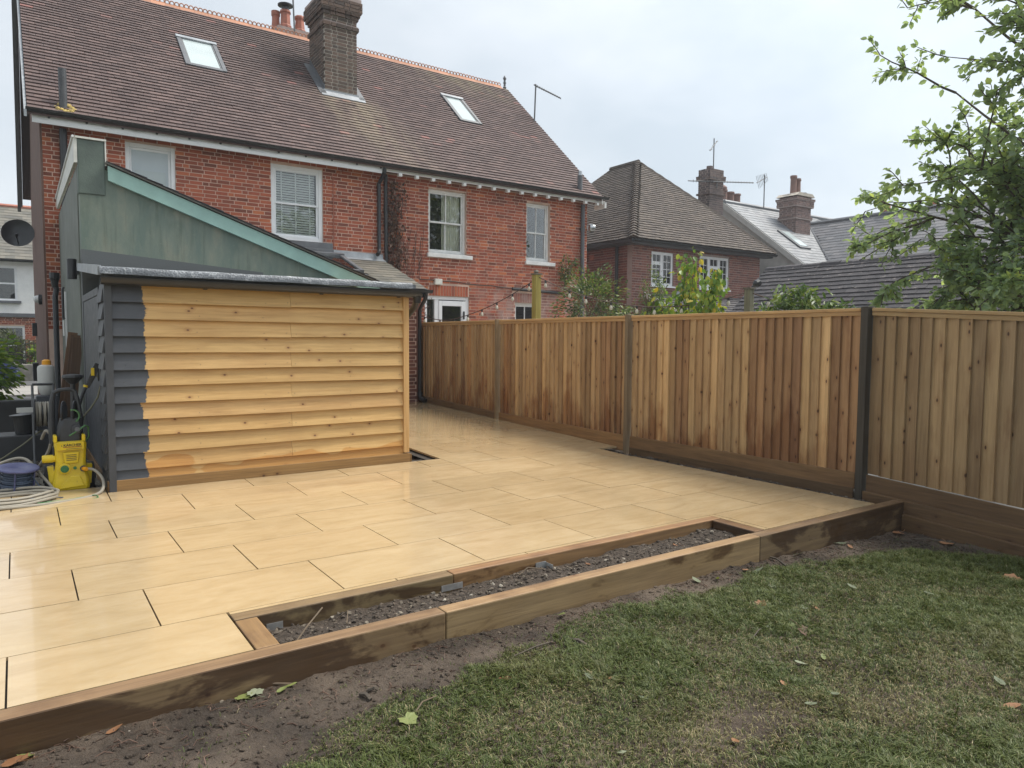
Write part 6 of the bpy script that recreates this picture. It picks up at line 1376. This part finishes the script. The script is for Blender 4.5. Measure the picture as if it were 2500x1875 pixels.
# ---- old planks leaning on the green wall
for i, (x, dy, lab_) in enumerate(((.0, -.2, 'old brown plank leaning on the green wall, leftmost of three'), (.05, -.27, 'old brown plank leaning on the green wall, middle of three'), (.09, -.34, 'old brown plank leaning on the green wall, nearest the shed'))):
    p0, p1 = Vector((.36+x, 9.9+dy, .02)), Vector((.545+x*.45, 9.98+dy, 1.40-.03*i)); d_ = (p1-p0).normalized(); a_ = Vector((0, 1, 0)); b_ = d_.cross(a_).normalized()
    c_ = (p0+p1)/2; L_ = (p1-p0).length/2
    m = MB(); m.add([(sx*.048, sy*.012, sz*L_) for sx, sy, sz in ((-1, -1, -1), (1, -1, -1), (1, 1, -1), (-1, 1, -1), (-1, -1, 1), (1, -1, 1), (1, 1, 1), (-1, 1, 1))], TILE_F)
    link('plank', m.mesh('plank'), 'old_plank_wood', c_, label=lab_, cat='plank', group='planks leaning on the green wall', rot=Matrix((b_, a_, d_)).transposed().to_quaternion(), color=(1.2-.25*i,)*3)
# ---- blue cable reel
cb = empty('cable_reel', (-.02, 7.35, 0), label='blue drum of dark cable lying flat on the paving by the hoses', cat='cable reel')
axr = Vector((.08, -.12, 1)).normalized(); cc = Vector((-.035, 7.35, .03))
for h_ in (0., .21):
    MB().lathe([(.05, -.008), (.15, -.010), (.155, 0), (.15, .010), (.06, .012), (.045, .004)], cc+axr*h_, axr, 28).build('flange', 'reel_blue', cb, smooth=True)
MB().lathe([(.10, 0), (.10, .21)], cc, axr, 20).build('core', 'cable_blue', cb)
a1 = axr.orthogonal().normalized(); a2 = axr.cross(a1)
MB().tube([cc+axr*(.02+.17*(i % 200)/200)+(a1*math.cos(i*.42)+a2*math.sin(i*.42))*(.112+.01*math.sin(i*.13)) for i in range(330)], .007, 5).build('wound_cable', 'cable_blue', cb, smooth=True)
for i in range(5):
    q = cc+(a1*math.cos(i*1.256)+a2*math.sin(i*1.256))*.13; MB().tube([q, q+axr*.21], .006, 5).build('strut', 'reel_blue', cb)
# ---- hoses lying on the paving
def loop(cx, cy, rx, ry, n_, turns, jit, z0=.014, seed=1, ph=0):
    gg = random.Random(seed); pts = []; ox = oy = 0; fr = [gg.uniform(.85, 1.12) for _ in range(turns+2)]
    for i in range(n_*turns):
        a = ph+2*math.pi*i/n_; k_ = i/n_; f_ = fr[int(k_)]+(fr[int(k_)+1]-fr[int(k_)])*(k_-int(k_))
        pts.append((cx+rx*f_*math.cos(a)+jit*math.sin(k_*2.1+seed), cy+ry*f_*math.sin(a)+jit*math.cos(k_*1.7), z0+.020*(int(k_) % 4)+.012*math.sin(a*2+k_*3)**2))
    return pts
hs = empty('grey_hose', (-.1, 7.0, 0), label='grey garden hose lying in tangled loops and plugged into the washer', cat='hose')
p_ = loop(-.22, 6.98, .46, .25, 28, 6, .03, seed=3)
MB().tube(p_, .0125, 8).build('coils', 'hose_grey', hs, smooth=True)
def smooth_path(pts, k_=8):
    out = []; P_ = [Vector(p) for p in pts]; P_ = [P_[0]]+P_+[P_[-1]]
    for i in range(1, len(P_)-2):
        for j in range(k_):
            t = j/k_; a, b, c_, d_ = P_[i-1:i+3]
            out.append(.5*((2*b)+(c_-a)*t+(2*a-5*b+4*c_-d_)*t*t+(3*b-a-3*c_+d_)*t**3))
    out.append(P_[-2]); return out
MB().tube(smooth_path([(.475, 7.20, .205), (.53, 7.12, .195), (.58, 7.03, .12), (.55, 6.92, .04), (.40, 6.84, .016), (.15, 6.74, .02), (-.15, 6.70, .03)]), .0125, 8).build('supply_run', 'hose_grey', hs, smooth=True)
MB().tube(smooth_path([(-.45, 6.95, .03), (-.3, 7.4, .18), (-.12, 7.6, .26), (.03, 7.55, .28), (.14, 7.35, .16), (.22, 7.18, .03), (.05, 7.0, .03)]), .0125, 8).build('arched_run', 'hose_grey', hs, smooth=True)
MB().tube(smooth_path([(.05, 7.75, .06), (.15, 7.62, .22), (.215, 7.55, .36), (.225, 7.5, .48), (.19, 7.52, .52), (.16, 7.6, .44)]), .013, 8).build('standing_run', 'hose_grey', hs, smooth=True)
gh_ = MB().tube(smooth_path([(-.4, 6.78, .03), (-.1, 6.74, .05), (.2, 6.83, .02), (.42, 6.88, .02), (.50, 6.86, .03), (.52, 6.80, .02), (.45, 6.78, .012), (.30, 6.80, .012), (.1, 6.76, .03)]), .005, 6).build('green_hose', 'hose_green', label='thin green line looping out from the grey hose on the paving', cat='hose', smooth=True)
bl_ = MB().tube(smooth_path([(.05, 7.30, .22), (.12, 7.2, .10), (.2, 7.05, .03), (.28, 6.95, .02), (.2, 6.9, .04), (-.1, 6.9, .05), (-.35, 6.86, .05), (-.6, 6.85, .03)]), .005, 6).build('blue_cable', 'cable_blue', label='thin dark blue cable trailing from the blue drum across the hose', cat='cable', smooth=True)
pb = MB().tube(smooth_path([(-.6, 8.4, .05), (-.25, 8.6, .10), (.0, 8.9, .22), (.15, 8.95, .34), (.2, 9.0, .36)]), .008, 6).build('brown_hose', 'hose_olive', label='thin brown hose running over the rubble from the bucket', cat='hose', smooth=True)
bl2 = empty('bulkhead_light', (.4, 15.4, 1.9), label='round bulkhead lamp on the brown side wall of the house', cat='wall lamp')
MB().lathe([(.09, 0), (.09, .05), (.06, .06)], (.398, 15.2, 2.0), (-1, 0, 0), 14).build('base', 'black_plastic', bl2); MB().lathe([(.07, 0), (.06, .05), (.02, .07)], (.34, 15.2, 2.0), (-1, 0, 0), 14).build('glass', 'lamp_clear', bl2)
eb = MB().box(.31, .398, 19.6, 20.0, 1.35, 1.65).build('meter_box', 'black_plastic', label='black meter box on the brown side wall nearer the dish', cat='box', bevel=.01)
eb = MB().box(.29, .398, 19.2, 19.7, .35, .75).build('meter_box', 'black_plastic', label='black box low on the brown side wall', cat='box', bevel=.01)

# ================================================================ FALLEN LEAVES AND TWIGS
def ray(px, py):
    return (fw+rt*((px-1250)/1747.09)-up*((py-937.5)/1747.09))
def ground_at(px, py):
    d = ray(px, py); z = -.17
    for _ in range(4):
        k_ = (z-1.36)/d.z; x, y = d.x*k_, d.y*k_; z = float(lawn_z(np.array([x]), np.array([y]))[0])
    return x, y, z
def leaf_mesh(kind, seed):
    gg = random.Random(seed)
    if kind == 'lobed':
        out = [(0, -.06), (.10, -.16), (.36, -.26), (.36, -.12), (.54, .08), (.42, .16), (.36, .38), (.22, .40), (.02, .64), (-.20, .42), (-.40, .36), (-.42, .16), (-.52, .02), (-.36, -.10), (-.34, -.28), (-.10, -.16)]
    else: out = [(0, -.5), (.16, -.34), (.24, 0), (.16, .3), (0, .55), (-.16, .3), (-.24, 0), (-.16, -.34)]
    cu = gg.uniform(.15, .5); tw_ = gg.uniform(-.3, .3)
    f = lambda x, y: .04+cu*(x*x+.4*y*y)+tw_*x*y+gg.uniform(-.03, .03)
    vs = [(0, .05, .02)]+[(x, y, f(x, y)) for x, y in out]; n_ = len(out); q = gg.random()
    m = MB(); m.add(vs, [(0, 1+i, 1+(i+1) % n_) for i in range(n_)], q)
    if kind == 'lobed': m.tube([(0, -.06, .03), (.03, -.3, .06), (.12, -.6, .10), (.3, -.85, .14)], .016, 4, True, q)
    return m
LF = [(560, 1655, 'lobed', 'fresh_fallen_leaf', .075, 'yellow green lobed leaf lying by the sleeper wall at lower left'), (618, 1692, 'lobed', 'grey_fallen_leaf', .07, 'dull curled leaf against the sleeper wall left of the pale leaf'), (690, 1690, 'oval', 'fresh_fallen_leaf', .06, 'pale yellow leaf with a long stalk by the sleeper wall'), (712, 1678, 'oval', 'fresh_fallen_leaf', .045, 'small green leaf touching the pale yellow leaf by the wall'),
 (992, 1762, 'lobed', 'fresh_fallen_leaf', .085, 'bright yellow green leaf with a long stalk where lawn meets earth'), (1370, 1506, 'lobed', 'fresh_fallen_leaf', .05, 'bright green leaf on the earth below the middle of the sleeper wall'), (275, 1772, 'oval', 'orange_fallen_leaf', .06, 'orange brown chip of bark on the earth at lower left'), (1235, 1662, 'oval', 'orange_fallen_leaf', .075, 'orange brown leaf at the edge of the grass in the foreground'), (1492, 1662, 'oval', 'orange_fallen_leaf', .04, 'small pale brown leaf on the lawn'),
 (1440, 1660, 'oval', 'grey_fallen_leaf', .06, 'grey green leaf on the lawn left of a small brown leaf'), (1856, 1482, 'lobed', 'orange_fallen_leaf', .075, 'pinkish brown crumpled leaf in the middle of the lawn'), (1958, 1488, 'lobed', 'grey_fallen_leaf', .06, 'pale grey green leaf right of the pinkish brown one'), (1996, 1492, 'oval', 'orange_fallen_leaf', .04, 'small tan leaf right of the pale grey green leaf'), (1925, 1530, 'lobed', 'fresh_fallen_leaf', .065, 'yellow green leaf beside the dark crumpled leaf'), (1960, 1545, 'lobed', 'dead_leaf', .09, 'large dark crumpled leaf in the middle of the lawn'), (1875, 1536, 'oval', 'grey_fallen_leaf', .05, 'narrow pale leaf left of the dark crumpled leaf'),
 (2010, 1610, 'oval', 'fresh_fallen_leaf', .05, 'light green oval leaf in the lower lawn'), (1955, 1625, 'oval', 'grey_fallen_leaf', .06, 'grey leaf left of the light green oval leaf'), (1913, 1675, 'oval', 'orange_fallen_leaf', .05, 'tan leaf tip standing in the lower lawn'), (1980, 1725, 'oval', 'grey_fallen_leaf', .05, 'pale green leaf near the bottom lawn bare patch'), (1795, 1817, 'oval', 'orange_fallen_leaf', .05, 'tan flake near the bottom edge of the lawn'), (1570, 1710, 'oval', 'grey_fallen_leaf', .04, 'grey flake on the grass at lower middle'), (1518, 1845, 'oval', 'grey_fallen_leaf', .035, 'pale grey leaf at the bottom edge of the lawn'),
 (1850, 1398, 'oval', 'grey_fallen_leaf', .09, 'olive leaf by the foot of the sleeper wall past the joint'), (1820, 1395, 'oval', 'orange_fallen_leaf', .05, 'orange leaf scrap at the foot of the sleeper wall'), (1885, 1437, 'oval', 'grey_fallen_leaf', .10, 'long grey green leaf on the lawn near the wall'), (1700, 1420, 'oval', 'grey_fallen_leaf', .08, 'curled green leaf on the earth near the end of the planter'), (1752, 1418, 'oval', 'fresh_fallen_leaf', .05, 'yellow leaf scrap on the earth near the planter end'), (1950, 1357, 'lobed', 'grey_fallen_leaf', .09, 'curled olive leaf below the dark right half of the wall'), (2040, 1328, 'oval', 'grey_fallen_leaf', .10, 'bent grey leaf leaning on the right end of the wall'), (2075, 1338, 'oval', 'orange_fallen_leaf', .06, 'tan leaf right of the bent grey leaf'), (2195, 1305, 'lobed', 'orange_fallen_leaf', .10, 'orange brown leaf near the end of the sleeper wall'), (2310, 1330, 'lobed', 'orange_fallen_leaf', .10, 'tan leaf on the shaded soil by the fence'), (2165, 1366, 'oval', 'grey_fallen_leaf', .09, 'grey leaf on the lawn near the fence'), (2440, 1345, 'oval', 'grey_fallen_leaf', .09, 'grey leaf in the shade at the right edge'), (2385, 1382, 'oval', 'grey_fallen_leaf', .09, 'dull green leaf in the shaded grass at right'), (2430, 1407, 'oval', 'orange_fallen_leaf', .08, 'orange leaf in the shaded grass at right'), (2470, 1420, 'lobed', 'orange_fallen_leaf', .11, 'tan dry leaf at the right edge of the lawn'), (2080, 1437, 'oval', 'grey_fallen_leaf', .07, 'pale leaf on the lawn right of centre'), (2270, 1455, 'oval', 'grey_fallen_leaf', .07, 'whitish scrap of leaf in the right lawn'), (2105, 1528, 'oval', 'dead_leaf', .06, 'dark leaf scrap in the right lawn'), (2190, 1487, 'oval', 'grey_fallen_leaf', .07, 'olive leaf in the right lawn'), (2440, 1670, 'oval', 'grey_fallen_leaf', .07, 'pale leaf in the long grass at right'), (2470, 1730, 'oval', 'orange_fallen_leaf', .08, 'tan leaf in the long grass at the right edge'), (60, 1790, 'lobed', 'fresh_fallen_leaf', .06, 'green leaf standing against the wall in the lower left corner'), (40, 1870, 'lobed', 'orange_fallen_leaf', .09, 'yellow brown leaf at the lower left corner'), (2035, 1700, 'oval', 'grey_fallen_leaf', .05, 'ash coloured flake in the lower right lawn'), (2280, 1360, 'oval', 'fresh_fallen_leaf', .05, 'small yellow leaf in the shaded grass')]
for i, (px, py, kd, mt, sz, lb_) in enumerate(LF):
    x, y, z = ground_at(px, py)
    if y > 3.0: y = 3.0
    m = leaf_mesh(kd, i); M = Matrix.Rotation(rng.uniform(0, 6.28), 3, 'Z') @ Matrix.Rotation(rng.gauss(0, .25), 3, 'X')
    me = m.xf(Matrix.Scale(sz, 4)).mesh('fallen_leaf')
    link('fallen_leaf', me, mt, (x, y, z+.012), label=lb_, cat='leaf', group='leaves fallen on the lawn and earth', rot=M.to_quaternion())
for (x, y, kd, mt, sz, lb_) in ((1.32, 3.22, 'lobed', 'fresh_fallen_leaf', .06, 'bright green leaf lying in the planter'), (3.75, 3.38, 'lobed', 'orange_fallen_leaf', .06, 'orange brown leaf in the right part of the planter'), (2.95, 3.40, 'oval', 'orange_fallen_leaf', .05, 'brown leaf scrap in the middle of the planter')):
    me = leaf_mesh(kd, int(x*100)).xf(Matrix.Scale(sz, 4)).mesh('fallen_leaf'); link('fallen_leaf', me, mt, (x, y, -.07), label=lb_, cat='leaf', group='leaves fallen in the planter')
TW = [((.98, 3.2, -.08), (1.10, 3.30, -.02), (1.22, 3.42, .01), .004, 'pale bent twig in the left end of the planter'), ((1.28, 3.40, -.06), (1.33, 3.36, -.01), (1.30, 3.30, -.05), .003, 'thin curled stalk in the planter beside the green leaf'), ((2.45, 3.45, -.06), (2.52, 3.46, -.03), (2.62, 3.44, -.05), .004, 'pale curled root by the metal bracket in the planter')]
for a, b, c_, r_, lb_ in TW: MB().tube([a, b, c_], r_, 5).build('twig', 'twig', label=lb_, cat='twig')
for i, (p0, p1, r_, lb_) in enumerate((((1350, 1570), (1255, 1607), .006, 'thin dark twig on the bare earth in front of the wall'), ((1390, 1565), (1432, 1580), .012, 'short thick black stick on bare earth near the grass'), ((880, 1700), (905, 1712), .012, 'short dark stick on the earth at lower left'), ((895, 1692), (922, 1688), .009, 'second short dark stick beside the first on the earth'), ((1010, 1750), (1065, 1705), .004, 'pale curved stalk rising from the yellow green leaf'), ((1870, 1360), (1920, 1385), .009, 'dark bent stick by the wall foot near the olive leaf'), ((2260, 1305), (2330, 1318), .009, 'grey stick on the shaded soil near the fence'), ((2230, 1318), (2300, 1325), .008, 'second grey stick below the first by the fence'), ((1870, 1530), (1835, 1565), .005, 'thin stem lying across the lawn'), ((370, 1700), (395, 1688), .005, 'small dark twig on the earth below the left wall'), ((620, 1690), (715, 1675), .006, 'pale stalk lying along the wall foot at lower left'))):
    a = Vector(ground_at(*p0))+Vector((0, 0, .008)); b = Vector(ground_at(*p1))+Vector((0, 0, .010)); m_ = (a+b)/2+Vector((rng.gauss(0, .01), rng.gauss(0, .01), .012))
    MB().tube([a, m_, b], r_*.8, 5).build('twig', 'twig' if i in (4, 10) else 'bark', label=lb_, cat='twig')

# ================================================================ ADDED HAZE VOLUME, STANDS IN FOR LENS GLARE
k = NT('haze_air'); k.t.nodes.remove(k.b)
pv = k.n('ShaderNodeVolumePrincipled', {'Color': (.93, .96, 1.0, 1), 'Density': .0015, 'Anisotropy': .35})
k.t.links.new(pv.outputs[0], k.out.inputs['Volume']); MATS['haze_air'] = k.m
MB().box(-265, 265, -205, 325, -1.7, 13.5).build('haze', 'haze_air', kind='stuff')
